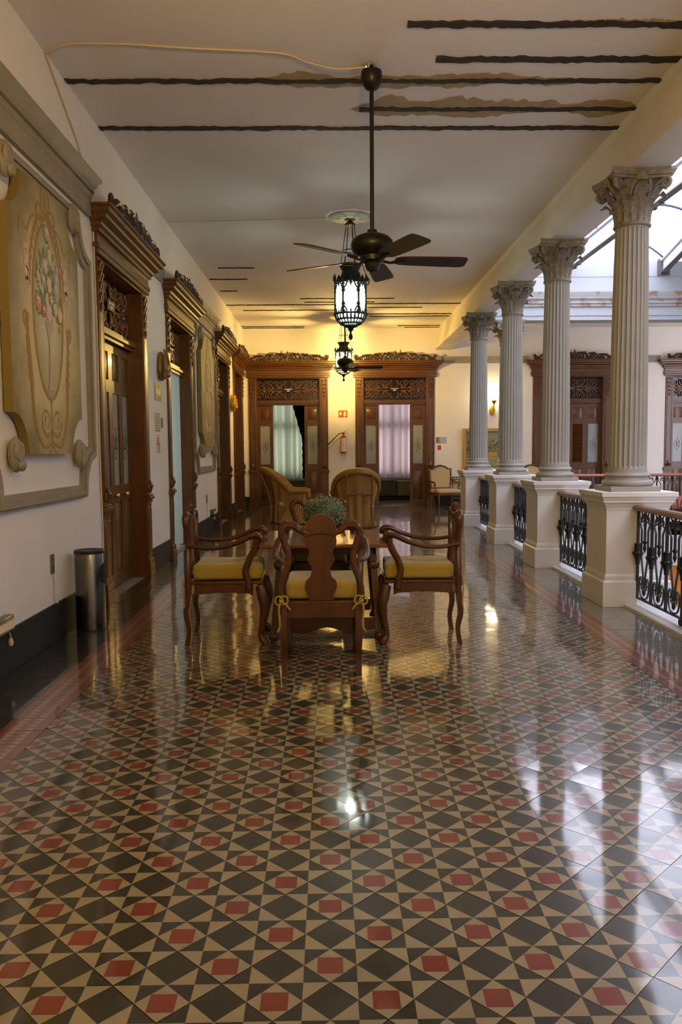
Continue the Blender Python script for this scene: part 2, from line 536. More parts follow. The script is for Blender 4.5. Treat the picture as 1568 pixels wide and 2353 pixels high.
# ---- floor slab with its laid tiles
g = G()
g.box(-2.6, 3.15, -3.0, 21.6, -0.28, -0.006)
g.box(3.15, 12.0, 16.3, 21.6, -0.28, -0.006)
floor = struct('floor', g, 'grout', 'long gallery floor laid with patterned cement tiles', 'floor')
D_, TX0, TY0 = 0.1531, -0.0096, 2.2596
def tile_geo(g, X):
    d, e = D_, 0.0011
    h = d/2
    k = 1-e/h
    def sh(p):  # pull the rim in a little so a joint stays open
        s = abs(p[0])+abs(p[1])
        f = (d-e*1.4)/d if s > d*0.999 else 1.0
        return (p[0]*f, p[1]*f, 0)
    q = 0.245*d
    polys = [([(0, 0), (h, h), (0, d), (-h, h)], 1),
             ([(-q, -h-q), (q, -h-q), (q, -h+q), (-q, -h+q)], 2)]
    for a, b in (((-q, -h-q), (q, -h-q)), ((q, -h-q), (q, -h+q)), ((q, -h+q), (-q, -h+q)), ((-q, -h+q), (-q, -h-q))):
        mx, my = (a[0]+b[0])/2, (a[1]+b[1]+2*h)/2
        tip = (mx*h/q, -h+my*h/q)
        polys.append(([b, a, tip], 0))
    for cx, cols in ((-h, (0, 1, 0, 1)), (h, (1, 0, 1, 0))):
        T, R, Bm, L = (cx, h), (cx+h, 0), (cx, -h), (cx-h, 0)
        c = (cx, 0)
        polys += [([c, R, T], cols[0]), ([c, T, L], cols[1]), ([c, L, Bm], cols[2]), ([c, Bm, R], cols[3])]
    for p, m in polys:
        g.add([sh(v) for v in p], [tuple(range(len(p)))], m, X)
    rim = [sh(v) for v in ((0, d), (-d, 0), (0, -d), (d, 0))]
    lo = [(x, y, -0.006) for x, y, z in rim]
    g.add(rim+lo, [(i, 4+i, 4+(i+1) % 4, (i+1) % 4) for i in range(4)], 3, X)
TM = ['tile_cream', 'tile_dark', 'tile_red', 'tile_edge']
one = G(); tile_geo(one, None)
tile_me = mesh('floor_tile', one, TM, smooth=0)
spots = []
for b in range(-8, 128):
    for a in range(-12, 16):
        if (a+b) % 2 == 0:
            x, y = TX0+a*D_, TY0+b*D_+D_/2
            if -1.60 < x < 2.16 and 1.0 < y < WB-0.05:
                spots.append((x, y))
def in_view(x, y):
    return y > 1.82 and abs(x - 0.01*y) < 0.425*y+0.16
spots.sort(key=lambda p: (not in_view(*p), p[1]))
rest = G()
for n, (x, y) in enumerate(spots):
    tilt = (random.uniform(-1, 1)*0.0052, random.uniform(-1, 1)*0.0052, random.uniform(-0.002, 0.002))
    z = random.uniform(-0.0006, 0.0003)
    if n < 300:
        o = obj('floor_tile', tile_me, None, floor, (x, y, z)); o.rotation_euler = tilt
    else:
        X = TR(x, y, z) @ Matrix.Rotation(tilt[0], 4, 'X') @ Matrix.Rotation(tilt[1], 4, 'Y')
        tile_geo(rest, X)
o = obj('floor_tile', rest, TM, floor, smooth=0); o['kind'] = 'stuff'
# border strips (red bands with a row of cream and red triangles)
def border_geo():
    g = G(); w = 0.235; L = 0.204; z = 0.0
    g.add([(0, 0, z), (0.062, 0, z), (0.062, L, z), (0, L, z)], [(0, 1, 2, 3)], 0)
    g.add([(w-0.062, 0, z), (w, 0, z), (w, L, z), (w-0.062, L, z)], [(0, 1, 2, 3)], 0)
    x0, x1 = 0.062, w-0.062
    xm = (x0+x1)/2
    n = 4; s = L/n; k = (x1-x0)*0.42
    for i in range(n):
        y = i*s
        g.add([(x0, y, z), (x0+k, y+s/2, z), (x0, y+s, z)], [(0, 1, 2)], 1)
        g.add([(x1, y+s, z), (x1-k, y+s/2, z), (x1, y, z)], [(0, 1, 2)], 1)
        g.add([(x0, y, z), (x1, y, z), (x1-k, y+s/2, z), (x0+k, y+s/2, z)], [(0, 1, 2, 3)], 0)
        g.add([(x1, y+s, z), (x0, y+s, z), (x0+k, y+s/2, z), (x1-k, y+s/2, z)], [(0, 1, 2, 3)], 0)
    g.add([(0, 0, z), (w, 0, z), (w, L, z), (0, L, z), (0, 0, -.008), (w, 0, -.008), (w, L, -.008), (0, L, -.008)],
          [(0, 4, 5, 1), (1, 5, 6, 2), (2, 6, 7, 3), (3, 7, 4, 0)], 2)
    return g
bme = mesh('border_tile', border_geo(), ['border_red', 'tile_cream', 'tile_edge'], smooth=0)
for side, x in ((0, -1.79), (1, 2.098)):
    for i in range(98):
        o = obj('border_tile', bme, None, floor, (x, 1.0+i*0.206, 0.0014+random.uniform(-.0002, .0003)))
# plain grey tiles at both sides
def plain(w, l):
    g = G(); g.box(0.0018, w-0.0018, 0.0018, l-0.0018, -0.005, 0)
    return mesh('grey_tile', g, 'grey_tile', smooth=0)
def plain_light(w, l):
    g = G(); g.box(0.0018, w-0.0018, 0.0018, l-0.0018, -0.005, 0)
    return mesh('grey_tile', g, 'grey_tile_light', smooth=0)
gl = [(-2.205, plain(0.185, 0.205)), (-2.02, plain(0.228, 0.205)), (2.335, plain_light(0.215, 0.205)), (2.55, plain_light(0.215, 0.205))]
cells = [(i, x, me) for i in range(98) for x, me in gl]
cells.sort(key=lambda c: (c[0] < 12 and abs(c[1]) > 0.5*(1+c[0]*0.206), c[0]))
more = {0: G(), 1: G()}
for n, (i, x, me) in enumerate(cells):
    y = 1.0+i*0.206; z = random.uniform(-0.0004, 0.0004)
    if n < 300:
        o = obj('grey_tile', me, None, floor, (x, y, z)); o.rotation_euler = (random.uniform(-.0015, .0015), random.uniform(-.0015, .0015), 0)
    else:
        w = 0.183 if x < -2.1 else 0.226 if x < 0 else 0.213
        more[int(x > 0)].box(x+0.001, x+w, y+0.001, y+0.204, -0.007, z)
for gx in range(44):
    for gy in range(24):
        x, y = 2.78+gx*0.206, 16.32+gy*0.2055
        if y < WB-0.19:
            more[1].box(x, x+0.204, y, y+0.2035, -0.007, random.uniform(-.0004, .0004))
for k, mm in ((0, 'grey_tile'), (1, 'grey_tile_light')):
    o = obj('grey_tile', more[k], mm, floor, smooth=0); o['kind'] = 'stuff'
g = G(); g.box(-2.21, -1.79, 0.9, WB, -0.007, -0.0015); g.box(2.33, 2.77, 0.9, WB, -0.007, -0.0015)
obj('grout_bed', g, 'grout', floor, smooth=0)
g = G(); g.box(2.768, 3.2, 1.0, 16.3, -0.008, 0.028)
g.box(3.2, 12, 16.28, 16.75, -0.008, 0.028)
obj('marble_curb', g, 'marble', floor, bevel=0.004)

# ---- walls
def wall_boxes(g, a0, a1, centres, mk):
    edges = [a0]
    for c in centres:
        edges += [c-OPEN_W, c+OPEN_W]
    edges.append(a1)
    for i in range(0, len(edges), 2):
        mk(edges[i], edges[i+1], -0.2, OPEN_H)
    mk(a0, a1, OPEN_H, CEIL+0.1)
g = G(); wall_boxes(g, -3.0, WB+0.35, LEFT_DOORS, lambda a, b, z0, z1: g.box(WL-0.42, WL, a, b, z0, z1))
struct('wall_left', g, 'plaster', 'long cream plaster wall with the row of carved doorways', 'wall')
g = G(); wall_boxes(g, WL, 12.0, BACK_DOORS, lambda a, b, z0, z1: g.box(a, b, WB, WB+0.42, z0, z1))
struct('wall_back', g, 'plaster', 'cream plaster end wall behind the fire extinguisher', 'wall')
g = G(); g.box(-2.62, 12.0, -3.2, -3.0, -4.7, 5.4)
struct('wall_front', g, 'plaster', 'plaster wall closing the gallery behind the viewer', 'wall')
g = G(); g.box(9.6, 9.9, -3.0, 16.4, -4.7, 5.3)
struct('wall_right', g, 'parapet_paint', 'pale wall on the other side of the courtyard', 'wall')
g = G(); g.box(12.0, 12.3, 16.0, 21.6, -0.3, 5.0)
struct('wall_gallery_end', g, 'plaster', 'plaster wall at the end of the cross gallery', 'wall')
# guest rooms behind the doorways: plain boxes, a window where daylight shows
def room(name, x0, x1, y0, y1, z1, window=None, wall='x0'):
    t = 0.1; g = G()
    g.box(x0-t, x1+t, y0-t, y1+t, -0.2, -0.004); g.box(x0-t, x1+t, y0-t, y1+t, z1, z1+t)
    def panel(side):
        if side == 'x0': return lambda a, b, c, d: g.box(x0-t, x0, a, b, c, d)
        if side == 'x1': return lambda a, b, c, d: g.box(x1, x1+t, a, b, c, d)
        if side == 'y1': return lambda a, b, c, d: g.box(a, b, y1, y1+t, c, d)
        return lambda a, b, c, d: g.box(a, b, y0-t, y0, c, d)
    open_side = {'x0': 'x1', 'y1': 'y0'}[wall]
    for sd in ('x0', 'x1', 'y0', 'y1'):
        if sd == open_side: continue
        lo, hi = (y0, y1) if sd[0] == 'x' else (x0, x1)
        p = panel(sd)
        if sd == wall and window:
            wa, wb, wc, wd = window
            p(lo, wa, 0, z1); p(wb, hi, 0, z1); p(wa, wb, 0, wc); p(wa, wb, wd, z1)
        else:
            p(lo, hi, 0, z1)
    struct(name, g, 'room_wall', 'dim guest room seen through the doorway', 'room')
room('wall_room_green', -2.5, 0.45, WB+0.42, 25.2, 3.6, (-1.95, -0.55, 0.7, 3.2), 'y1')
room('wall_room_pink', 0.65, 3.6, WB+0.42, 25.2, 3.6, (1.2, 2.75, 0.7, 3.2), 'y1')
room('wall_room_far', 5.0, 11.2, WB+0.42, 24.2, 3.6, None, 'y1')
room('wall_room_first', -4.6, WL-0.42, 7.6, 10.2, 3.6, None, 'x0')
room('wall_room_second', -4.6, WL-0.42, 10.9, 13.6, 3.6, (11.3, 13.3, 0.5, 3.2), 'x0')
room('wall_room_third', -4.6, WL-0.42, 15.8, 21.1, 3.6, None, 'x0')

for n, (x0, x1) in enumerate(((-1.95, -0.55), (1.2, 2.75))):
    t = thing('window_%d' % (n+1), ('window behind the pale green curtain', 'window behind the pink curtain')[n], 'window', ((x0+x1)/2, 25.25, 0), kind='structure')
    w = (x1-x0)/2
    for k, (a, b, c, d) in enumerate(((-w, w, 2.14, 2.34), (-0.05, 0.05, 0.7, 3.2), (-w, -w+0.07, 0.7, 3.2), (w-0.07, w, 0.7, 3.2), (-w, w, 0.7, 0.78), (-w, w, 3.12, 3.2))):
        g = G(); g.box(a, b, -0.035, 0.035, c, d); obj('window_frame', g, 'crest_wood', t)
    g = G(); g.box(-w, w, -0.004, 0.004, 0.7, 3.2); obj('window_pane', g, 'glazing', t)

# ---- ceiling, beams
g = G(); g.box(-2.6, 2.95, -3.0, 21.6, CEIL, CEIL+0.5); g.box(2.95, 12.2, 16.5, 21.6, CEIL, CEIL+0.5)
ceil = struct('ceiling', g, 'ceiling_plaster', 'white plaster ceiling with exposed rusty joists', 'ceiling')
JOISTS = [(0.6, 2.85, 6.20, 0.062), (0.88, 2.84, 6.74, 0.066), (-2.19, 2.86, 7.12, 0.05), (0.30, 2.86, 7.69, 0.055), (-2.19, 2.86, 8.13, 0.055),
          (-1.88, -1.26, 14.18, 0.03), (-2.16, -1.47, 15.1, 0.03), (-2.12, -1.78, 16.2, 0.03), (-0.58, 1.37, 17.05, 0.025), (-0.5, 0.98, 17.45, 0.03),
          (-2.19, 0.15, 17.75, 0.04), (0.15, 2.87, 17.65, 0.04), (-1.9, 0.15, 18.42, 0.04), (0.86, 2.07, 18.12, 0.03), (0.25, 2.87, 18.97, 0.05),
          (0.97, 2.87, 19.3, 0.03), (-2.19, -0.6, 20.8, 0.05), (-2.19, -0.63, 21.05, 0.05), (1.75, 2.82, 20.75, 0.05), (1.95, 2.86, 21.05, 0.04)]
for x0, x1, y, w in JOISTS:
    w *= 1.2
    g = G(); n = max(6, int((x1-x0)/0.05))
    top, bot = [], []
    ph = random.uniform(0, 9)
    for i in range(n+1):
        t = i/n; x = x0+(x1-x0)*t
        j = 0.016*math.sin(x*7+ph)+0.014*math.sin(x*19+ph)+random.uniform(-0.010, 0.010)
        top.append((x, y+j*0.3+w*0.5+random.uniform(-0.012, 0.016), CEIL-0.012)); bot.append((x, y+j*0.3-w*0.5-random.uniform(-0.010, 0.018), CEIL-0.012))
    N = n+1
    vs = top+bot+[(x, yy, CEIL+0.004) for x, yy, z in top+bot]
    fs = [(i, i+1, N+i+1, N+i) for i in range(n)]
    fs += [(i, 2*N+i, 2*N+i+1, i+1) for i in range(n)] + [(N+i+1, 3*N+i+1, 3*N+i, N+i) for i in range(n)]
    fs += [(0, N, 3*N, 2*N), (n, 2*N+n, 3*N+n, N+n)]
    g.add(vs, fs)
    obj('exposed_joist', g, 'joist_rust', ceil, smooth=0, label='rusty steel joist bared by fallen plaster')
def patch(cx0, cx1, y, up, dn, seed, z=CEIL-0.005):
    rnd = random.Random(seed); n = 46; top, bot = [], []
    a = [rnd.uniform(0.25, 1) for _ in range(9)]; b = [rnd.uniform(0.3, 1) for _ in range(9)]
    for i in range(n+1):
        t = i/n; e = min(1, 8*t, 8*(1-t))**0.5
        x = cx0+(cx1-cx0)*t
        k = t*8; q = min(int(k), 7); f = k-q
        hu = (a[q]*(1-f)+a[q+1]*f)*up*e*(0.75+0.45*rnd.random()); hd = (b[q]*(1-f)+b[q+1]*f)*dn*e*(0.75+0.45*rnd.random())
        top.append((x, y+hu, z)); bot.append((x, y-hd, z))
    N = n+1; g = G()
    vs = top+bot+[(x, yy, CEIL+0.003) for x, yy, zz in top+bot]
    fs = [(i, i+1, N+i+1, N+i) for i in range(n)]
    fs += [(i, 2*N+i, 2*N+i+1, i+1) for i in range(n)] + [(N+i+1, 3*N+i+1, 3*N+i, N+i) for i in range(n)]
    g.add(vs, fs)
    obj('peeled_patch', g, 'bare_plaster', ceil, smooth=0, label='brown patch of bare plaster around a joist')
patch(0.22, 2.86, 7.69, 0.24, 0.27, 3)
patch(-0.6, 2.2, 7.12, 0.15, 0.18, 5, CEIL-0.004)
patch(-0.2, 0.75, 8.13, 0.07, 0.05, 8)
patch(1.7, 2.85, 6.19, 0.03, 0.08, 9)
def beam(name, prof, y0, y1, label, m):
    g = G(); n = len(prof)
    vs = [(x, y0, z) for x, z in prof]+[(x, y1, z) for x, z in prof]
    fs = [tuple(range(n)), tuple(range(2*n-1, n-1, -1))]+[(i, n+i, n+(i+1) % n, (i+1) % n) for i in range(n)]
    g.add(vs, fs)
    return struct(name, g, m, label, 'beam', smooth=50)
beam('trim_1', [(2.80, CEIL+0.02), (2.853, CEIL-0.02), (2.862, CEIL-0.07), (2.755, 4.056), (2.765, 4.05), (3.13, 4.05), (3.13, 5.25), (2.80, 5.25)], -3.0, WB,
     'long cream beam resting on the column capitals', 'beam_plaster')
# far side entablature of the courtyard
def prof_x(name, prof, x0, x1, label, m):
    g = G(); n = len(prof)
    vs = [(x0, y, z) for y, z in prof]+[(x1, y, z) for y, z in prof]
    fs = [tuple(range(n)), tuple(range(2*n-1, n-1, -1))]+[(i, n+i, n+(i+1) % n, (i+1) % n) for i in range(n)]
    g.add(vs, fs)
    return struct(name, g, m, label, 'entablature')
prof_x('trim_2', [(16.44, 4.05), (16.44, 4.085), (16.46, 4.09), (16.46, 4.13), (16.44, 4.14), (16.44, 4.31), (16.46, 4.32), (16.5, 4.59), (16.46, 4.60), (16.46, 4.9), (16.45, 4.905), (16.45, 5.2), (16.85, 5.2), (16.85, 4.05)],
       3.13, 9.6, 'white parapet and beam across the far side of the courtyard', 'parapet_paint')
prof_x('trim_3', [(16.44, 4.31), (16.40, 4.315), (16.40, 4.36), (16.37, 4.37), (16.37, 4.42), (16.33, 4.46), (16.33, 4.50), (16.29, 4.56), (16.29, 4.59), (16.5, 4.59), (16.5, 4.31)],
       3.13, 9.6, 'weathered moulded cornice with peeling paint above the far columns', 'peeling_paint')
# plaster cornice strip between door heads
def strip(name, x0, x1, y0, y1, along_x, label):
    pr = [(0, 3.70), (0.02, 3.70), (0.03, 3.73), (0.03, 3.80), (0.05, 3.84), (0.06, 3.87), (0, 3.875)]
    g = G(); n = len(pr)
    if along_x: vs = [(x0, WB-o, z) for o, z in pr]+[(x1, WB-o, z) for o, z in pr]
    else: vs = [(WL+o, y0, z) for o, z in pr]+[(WL+o, y1, z) for o, z in pr]
    g.add(vs, [tuple(range(n)), tuple(range(2*n-1, n-1, -1))]+[(i, n+i, n+(i+1) % n, (i+1) % n) for i in range(n)])
    struct(name, g, 'stone_paint', label, 'cornice')
strip('trim_4', 2.92, 5.14, 0, 0, True, 'painted cornice strip above the framed picture')
strip('trim_5', 7.5, 8.62, 0, 0, True, 'painted cornice strip between the two far doors across the courtyard')
strip('trim_6', 0, 0, 10.07, 10.95, False, 'painted cornice strip above the green arrow sign')
strip('trim_7', 0, 0, 7.62, 7.68, False, 'short cornice stub beside the first door head')
# baseboards
g = G(); e = [1.0-4]
for c in LEFT_DOORS: e += [c-1.0, c+1.0]
e.append(WB)
for i in range(0, len(e), 2): g.box(WL, WL+0.018, e[i], e[i+1], 0, 0.295)
struct('baseboard_left', g, 'base_black', 'black baseboard along the left wall', 'baseboard', bevel=0.004)
g = G(); e = [WL]
for c in BACK_DOORS: e += [c-1.0, c+1.0]
e.append(12.0)
for i in range(0, len(e), 2): g.box(e[i], e[i+1], WB-0.018, WB, 0, 0.28)
struct('baseboard_back', g, 'base_black', 'black baseboard along the end wall', 'baseboard', bevel=0.004)

# ---- courtyard below and skylight above
g = G(); g.box(3.0, 9.9, -3.0, 16.6, -4.75, -4.6)
struct('floor_courtyard', g, 'white_paint', 'courtyard floor one storey below the gallery', 'floor')
g = G(); g.box(3.10, 3.15, -3.0, 16.3, -4.7, -0.02)
struct('wall_courtyard_near', g, 'white_paint', 'white courtyard wall under the gallery edge', 'wall')
g = G(); g.box(3.15, 9.6, 16.3, 16.36, -0.9, -0.02); g.box(3.15, 9.6, 16.3, 16.36, -4.7, -4.3)
for x in (3.15, 5.6, 8.1): g.box(x, x+0.5, 16.3, 16.6, -4.7, -0.9)
struct('wall_courtyard_far', g, 'white_paint', 'white lower facade of the courtyard', 'wall')
g = G(); g.box(3.15, 9.6, 17.2, 17.3, -4.7, -0.3)
struct('wall_arcade', g, 'orange_light_wall', 'wall under the far gallery with orange light put into its colour', 'wall')
def ibeam(name, p0, p1, label, h=0.30):
    a, b = Vector(p0), Vector(p1); L = (b-a).length
    q = (b-a).to_track_quat('Y', 'Z').to_matrix().to_4x4(); q.translation = a
    t = thing(name, label, 'beam', kind='structure')
    g = G(); g.box(-0.012, 0.012, 0, L, 0.012, h-0.012, X=q)
    obj('web', g, 'steel_paint', t, smooth=0)
    g = G(); g.box(-0.06, 0.06, 0, L, -0.010, 0.010, X=q); obj('bottom_flange', g, 'beam_steel_dark', t, smooth=0)
    g = G(); g.box(-0.06, 0.06, 0, L, h-0.010, h+0.010, X=q)
    obj('top_flange', g, 'steel_paint', t, smooth=0)
    g = G(); g.box(-0.12, 0.12, -0.012, 0.012, -0.05, h+0.03, X=q)
    obj('end_plate', g, 'beam_steel_dark', t, smooth=0)
    return t
ibeam('trim_8', (4.72, 16.42, 4.97), (4.72, -3.0, 4.97), 'grey steel beam running along the skylight edge')
ibeam('trim_9', (6.7, 16.42, 4.97), (6.1, 12.3, 5.2), 'sloping grey steel rafter with a dark end plate', 0.24)
VX0, VX1, VZ, VR = 4.72, 6.70, 5.27, 0.42
def arc(y, n=16):
    pts = []
    for i in range(n+1):
        t = i/n*2-1
        pts.append((VX0+(VX1-VX0)*(t+1)/2, y, VZ+VR*(1-t*t)))
    return pts
ys = [16.44-2.1*i for i in range(10)]
sky = thing('skylight', 'arched translucent skylight with dark curved ribs over the courtyard', 'skylight', kind='structure')
for i, y in enumerate(ys):
    g = G(); g.tube(arc(y), 0.022, 6); obj('curved_rib', g, 'rib_dark', sky)
    g = G(); g.tube([(3.13, y, 5.28), (4.72, y, 5.3)], 0.018, 6); obj('glazing_bar', g, 'rib_dark', sky)
    if i < len(ys)-1:
        y2 = ys[i+1]
        g = G(); A, B = arc(y-0.03), arc(y2+0.03); n = len(A)
        g.add([(a[0], a[1], a[2]+0.02) for a in A+B], [(k, k+1, n+k+1, n+k) for k in range(n-1)])
        obj('roof_panel', g, 'glazing', sky)
        g = G(); g.add([(3.13, y-.03, 5.30), (4.72, y-.03, 5.32), (4.72, y2+.03, 5.32), (3.13, y2+.03, 5.30)], [(0, 1, 2, 3)])
        obj('roof_panel', g, 'glazing', sky)
g = G(); g.box(6.75, 9.9, -3.2, 16.5, 5.36, 5.5)  # solid slab added out of view to limit the daylight beside the vault
struct('ceiling_added_strip', g, 'parapet_paint', 'unseen roof strip added beside the arched skylight to hold back daylight', 'roof')

# ================================================================== DOORS
def crest_geo():
    """carved openwork cresting, about 2.1 wide, 0.25 high, front at y=0, thickness along y"""
    g = G(); y = -0.02
    g.box(-1.06, 1.06, y-0.02, y+0.02, 0, 0.022)
    for sx in (1, -1):
        def T(pts, r): g.tube([(q[0], q[1], q[2]*1.12) for q in map(tuple, pts)], r*1.35, 6, flat=1.3, up=(0, 1, 0))
        T(spiral(sx*0.17, 0.085, 0.07, 0.018, -PI/2, 1.2, 16, y, sx), 0.017)
        T(smooth_pts([(sx*0.03, y, 0.03), (sx*0.12, y, 0.16), (sx*0.27, y, 0.15), (sx*0.38, y, 0.03)]), 0.019)
        T(spiral(sx*0.45, 0.09, 0.065, 0.015, PI/2, -1.2, 16, y, sx), 0.017)
        T(smooth_pts([(sx*0.36, y, 0.15), (sx*0.52, y, 0.145), (sx*0.62, y, 0.07), (sx*0.72, y, 0.03)]), 0.018)
        T(spiral(sx*0.70, 0.075, 0.05, 0.012, -PI/2, 1.1, 14, y, sx), 0.015)
        T(smooth_pts([(sx*0.62, y, 0.12), (sx*0.78, y, 0.125), (sx*0.90, y, 0.08), (sx*1.02, y, 0.03)]), 0.019)
        T(spiral(sx*1.0, 0.075, 0.05, 0.012, PI, 1.0, 12, y, sx), 0.018)
        for x, h, r in ((0.09, 0.15, 0.03), (0.27, 0.165, 0.028), (0.50, 0.15, 0.028), (0.60, 0.06, 0.028), (0.83, 0.11, 0.03), (1.03, 0.10, 0.035), (0.36, 0.06, 0.03), (0.92, 0.05, 0.028)):
            g.ball((sx*x, y, h*1.12), (r*1.15, 0.028, r*1.4), 8, 5)
    for i in range(26):
        x = -1.0+i*0.08
        h = 0.05+0.05*(1-abs(x))+0.02*math.sin(i*2.3)
        g.tube([(x, y, 0.01), (x+0.02*math.sin(i*1.7), y-0.012, h*0.6), (x+0.035*math.sin(i*1.7), y, h+0.03)], [0.030, 0.026, 0.006], 6, flat=0.8, up=(0, 1, 0))
    for a, L in ((0, 0.24), (0.5, 0.20), (-0.5, 0.20), (1.0, 0.14), (-1.0, 0.14)):
        g.tube([(0, y, 0.06), (math.sin(a)*L*0.5, y, 0.05+math.cos(a)*L*0.5), (math.sin(a)*L, y, 0.03+math.cos(a)*L)], [0.02, 0.038, 0.006], 6, flat=0.6, up=(0, 1, 0))
    return g
def fret_geo():
    """pierced transom panel 1.66 x 0.52 centred on the origin"""
    g = G(); y = 0
    for sx in (1, -1):
        for sz in (1, -1):
            def T(pts, r): g.tube([(sx*p[0], y, sz*p[2]) for p in [Vector(q) for q in pts]], r, 5, flat=0.9, up=(0, 1, 0))
            T(spiral(0.20, 0.13, 0.10, 0.02, -PI*0.6, 1.25, 16), 0.016)
            T(spiral(0.47, 0.14, 0.09, 0.02, PI*0.9, -1.2, 16), 0.015)
            T(spiral(0.70, 0.12, 0.095, 0.02, -PI*0.4, 1.25, 16), 0.015)
            T(smooth_pts([(0.02, 0, 0.02), (0.16, 0, 0.045), (0.33, 0, 0.12), (0.36, 0, 0.24)]), 0.015)
            T(smooth_pts([(0.16, 0, 0.03), (0.40, 0, 0.035), (0.58, 0, 0.08), (0.60, 0, 0.24)]), 0.014)
            T(smooth_pts([(0.40, 0, 0.02), (0.62, 0, 0.015), (0.80, 0, 0.04), (0.81, 0, 0.22)]), 0.014)
            T(smooth_pts([(0.05, 0, 0.24), (0.11, 0, 0.13), (0.05, 0, 0.05)]), 0.016)
            for x, z, a, L in ((0.10, 0.20, 0.6, 0.09), (0.30, 0.21, -0.4, 0.08), (0.41, 0.07, 1.0, 0.09), (0.55, 0.19, 0.3, 0.08), (0.64, 0.05, 1.3, 0.08),
                               (0.27, 0.06, 0.9, 0.07), (0.76, 0.21, -0.6, 0.08), (0.20, 0.13, 0.4, 0.05), (0.70, 0.12, 0.8, 0.05), (0.47, 0.14, -0.5, 0.05)):
                dx, dz = math.sin(a)*L/2, math.cos(a)*L/2
                T([(x-dx, 0, z-dz), (x, 0, z), (x+dx, 0, z+dz)], [0.006, 0.030, 0.004])
    g.ball((0, y, 0), (0.09, 0.02, 0.05), 10, 6)
    return g
CREST = mesh('crest', crest_geo(), 'crest_wood')
FRET = mesh('fretwork', fret_geo(), 'fret_wood')
def drop_geo():
    """carved leaf drop for a pilaster head"""
    g = G()
    for k in range(5):
        z = -k*0.10; w = 0.055*(1-k*0.13)
        for sx in (1, -1):
            g.tube([(0, -0.01, z), (sx*w, -0.014, z-0.03), (sx*w*0.7, -0.008, z-0.085)], [0.016, 0.020*(1-k*.1), 0.005], 6)
        g.ball((0, -0.014, z-0.03), (0.018, 0.016, 0.03), 8, 5)
    return g
DROP = mesh('carved_drop', drop_geo(), 'door_wood')
def foot_geo():
    g = G()
    for sx in (1, -1):
        g.tube(spiral(sx*0.045, 0.06, 0.04, 0.012, -PI/2, 1.1, 12, -0.01, sx), 0.014, 5)
    g.tube([(0, -0.01, 0), (0, -0.03, 0.08), (0, -0.012, 0.17)], [0.02, 0.03, 0.006], 6)
    return g
FOOT = mesh('carved_foot', foot_geo(), 'door_wood')
CORN = [(0.035, 3.35), (0.05, 3.36), (0.05, 3.40), (0.06, 3.41), (0.06, 3.45), (0.045, 3.46), (0.045, 3.54), (0.075, 3.55), (0.075, 3.58), (0.10, 3.60), (0.105, 3.625),
        (0.16, 3.655), (0.165, 3.68), (0.20, 3.70), (0.205, 3.735), (0.225, 3.745), (0.225, 3.765), (0.0, 3.77)]
def leaf_frame(w, glass, lower_ribs):
    g = G(); t = 0.022; s = 0.075
    g.box(0, s, -t, t, 0.02, 2.655); g.box(w-s, w, -t, t, 0.02, 2.655)
    for z0, z1 in ((0.02, 0.16), (0.94, 1.12), (2.13, 2.26), (2.56, 2.655)):
        g.box(s, w-s, -t, t, z0, z1)
    return g
def raised(x0, x1, z0, z1):
    g = G(); cx, cz = (x0+x1)/2, (z0+z1)/2
    g.box(x0, x1, -0.008, 0.008, z0, z1)
    X = TR(cx, -0.008, cz) @ Matrix.Rotation(PI/2, 4, 'X')
    hx, hz = (x1-x0)/2, (z1-z0)/2
    g.frustum((hx-0.015, hz-0.015), (hx-0.05, hz-0.05), 0, 0.016, X=X)
    return g
LW = 0.41
_parts = {}
_parts['frame'] = mesh('leaf', leaf_frame(LW, 1, 0), 'door_wood')
_parts['upper'] = mesh('upper_panel', raised(0.075, LW-0.075, 2.26, 2.56), 'door_wood')
_parts['lower'] = mesh('lower_panel', raised(0.075, LW-0.075, 0.16, 0.94), 'door_wood')
g = G(); g.box(0.075, LW-0.075, -0.004, 0.004, 1.12, 2.13); _parts['pane'] = mesh('pane', g, 'frosted')
g = G()   # etched oval device with interlaced letters on the frosted pane
cx, cz = LW/2, 1.58
g.tube([(cx+0.075*math.cos(a), -0.006, cz+0.115*math.sin(a)) for a in [2*PI*i/24 for i in range(24)]], 0.004, 4, closed=True)
g.tube([(cx+0.03+0.045*math.cos(a), -0.006, cz+0.065*math.sin(a)) for a in [0.9+i*(2*PI-1.8)/14 for i in range(15)]], 0.005, 4)
for x in (-0.018, 0.028): g.box(cx+x-0.004, cx+x+0.004, -0.008, -0.003, cz-0.07, cz+0.07)
g.box(cx-0.018, cx+0.028, -0.008, -0.003, cz-0.006, cz+0.006)
for sz in (1, -1):
    g.tube(spiral(cx, cz+sz*0.16, 0.035, 0.008, -sz*PI/2, 1.0, 10, -0.006), 0.003, 4)
_parts['etch'] = mesh('etched_emblem', g, 'etched')
g = G(); g.box(0.08, LW-0.08, 0, 0.05, -0.014, 0.0)
SLAT = G(); SLAT.box(0.075, LW-0.075, -0.004, 0.004, -0.024, 0.024); _parts['slat'] = mesh('slat', SLAT, 'door_wood_h')
def make_leaf(parent, u, v, kind, rot=0.0):
    lf = obj('leaf', _parts['frame'], None, parent, (u, v, 0), rot)
    obj('upper_panel', _parts['upper'], None, lf); obj('lower_panel', _parts['lower'], None, lf)
    if kind == 'louvre':
        for k in range(18):
            s = obj('slat', _parts['slat'], None, lf, (0, 0, 1.15+k*0.056)); s.rotation_euler = (0.6, 0, 0)
    else:
        obj('pane', _parts['pane'], None, lf, label='frosted glass pane'); obj('etched_emblem', _parts['etch'], None, lf)
    return lf
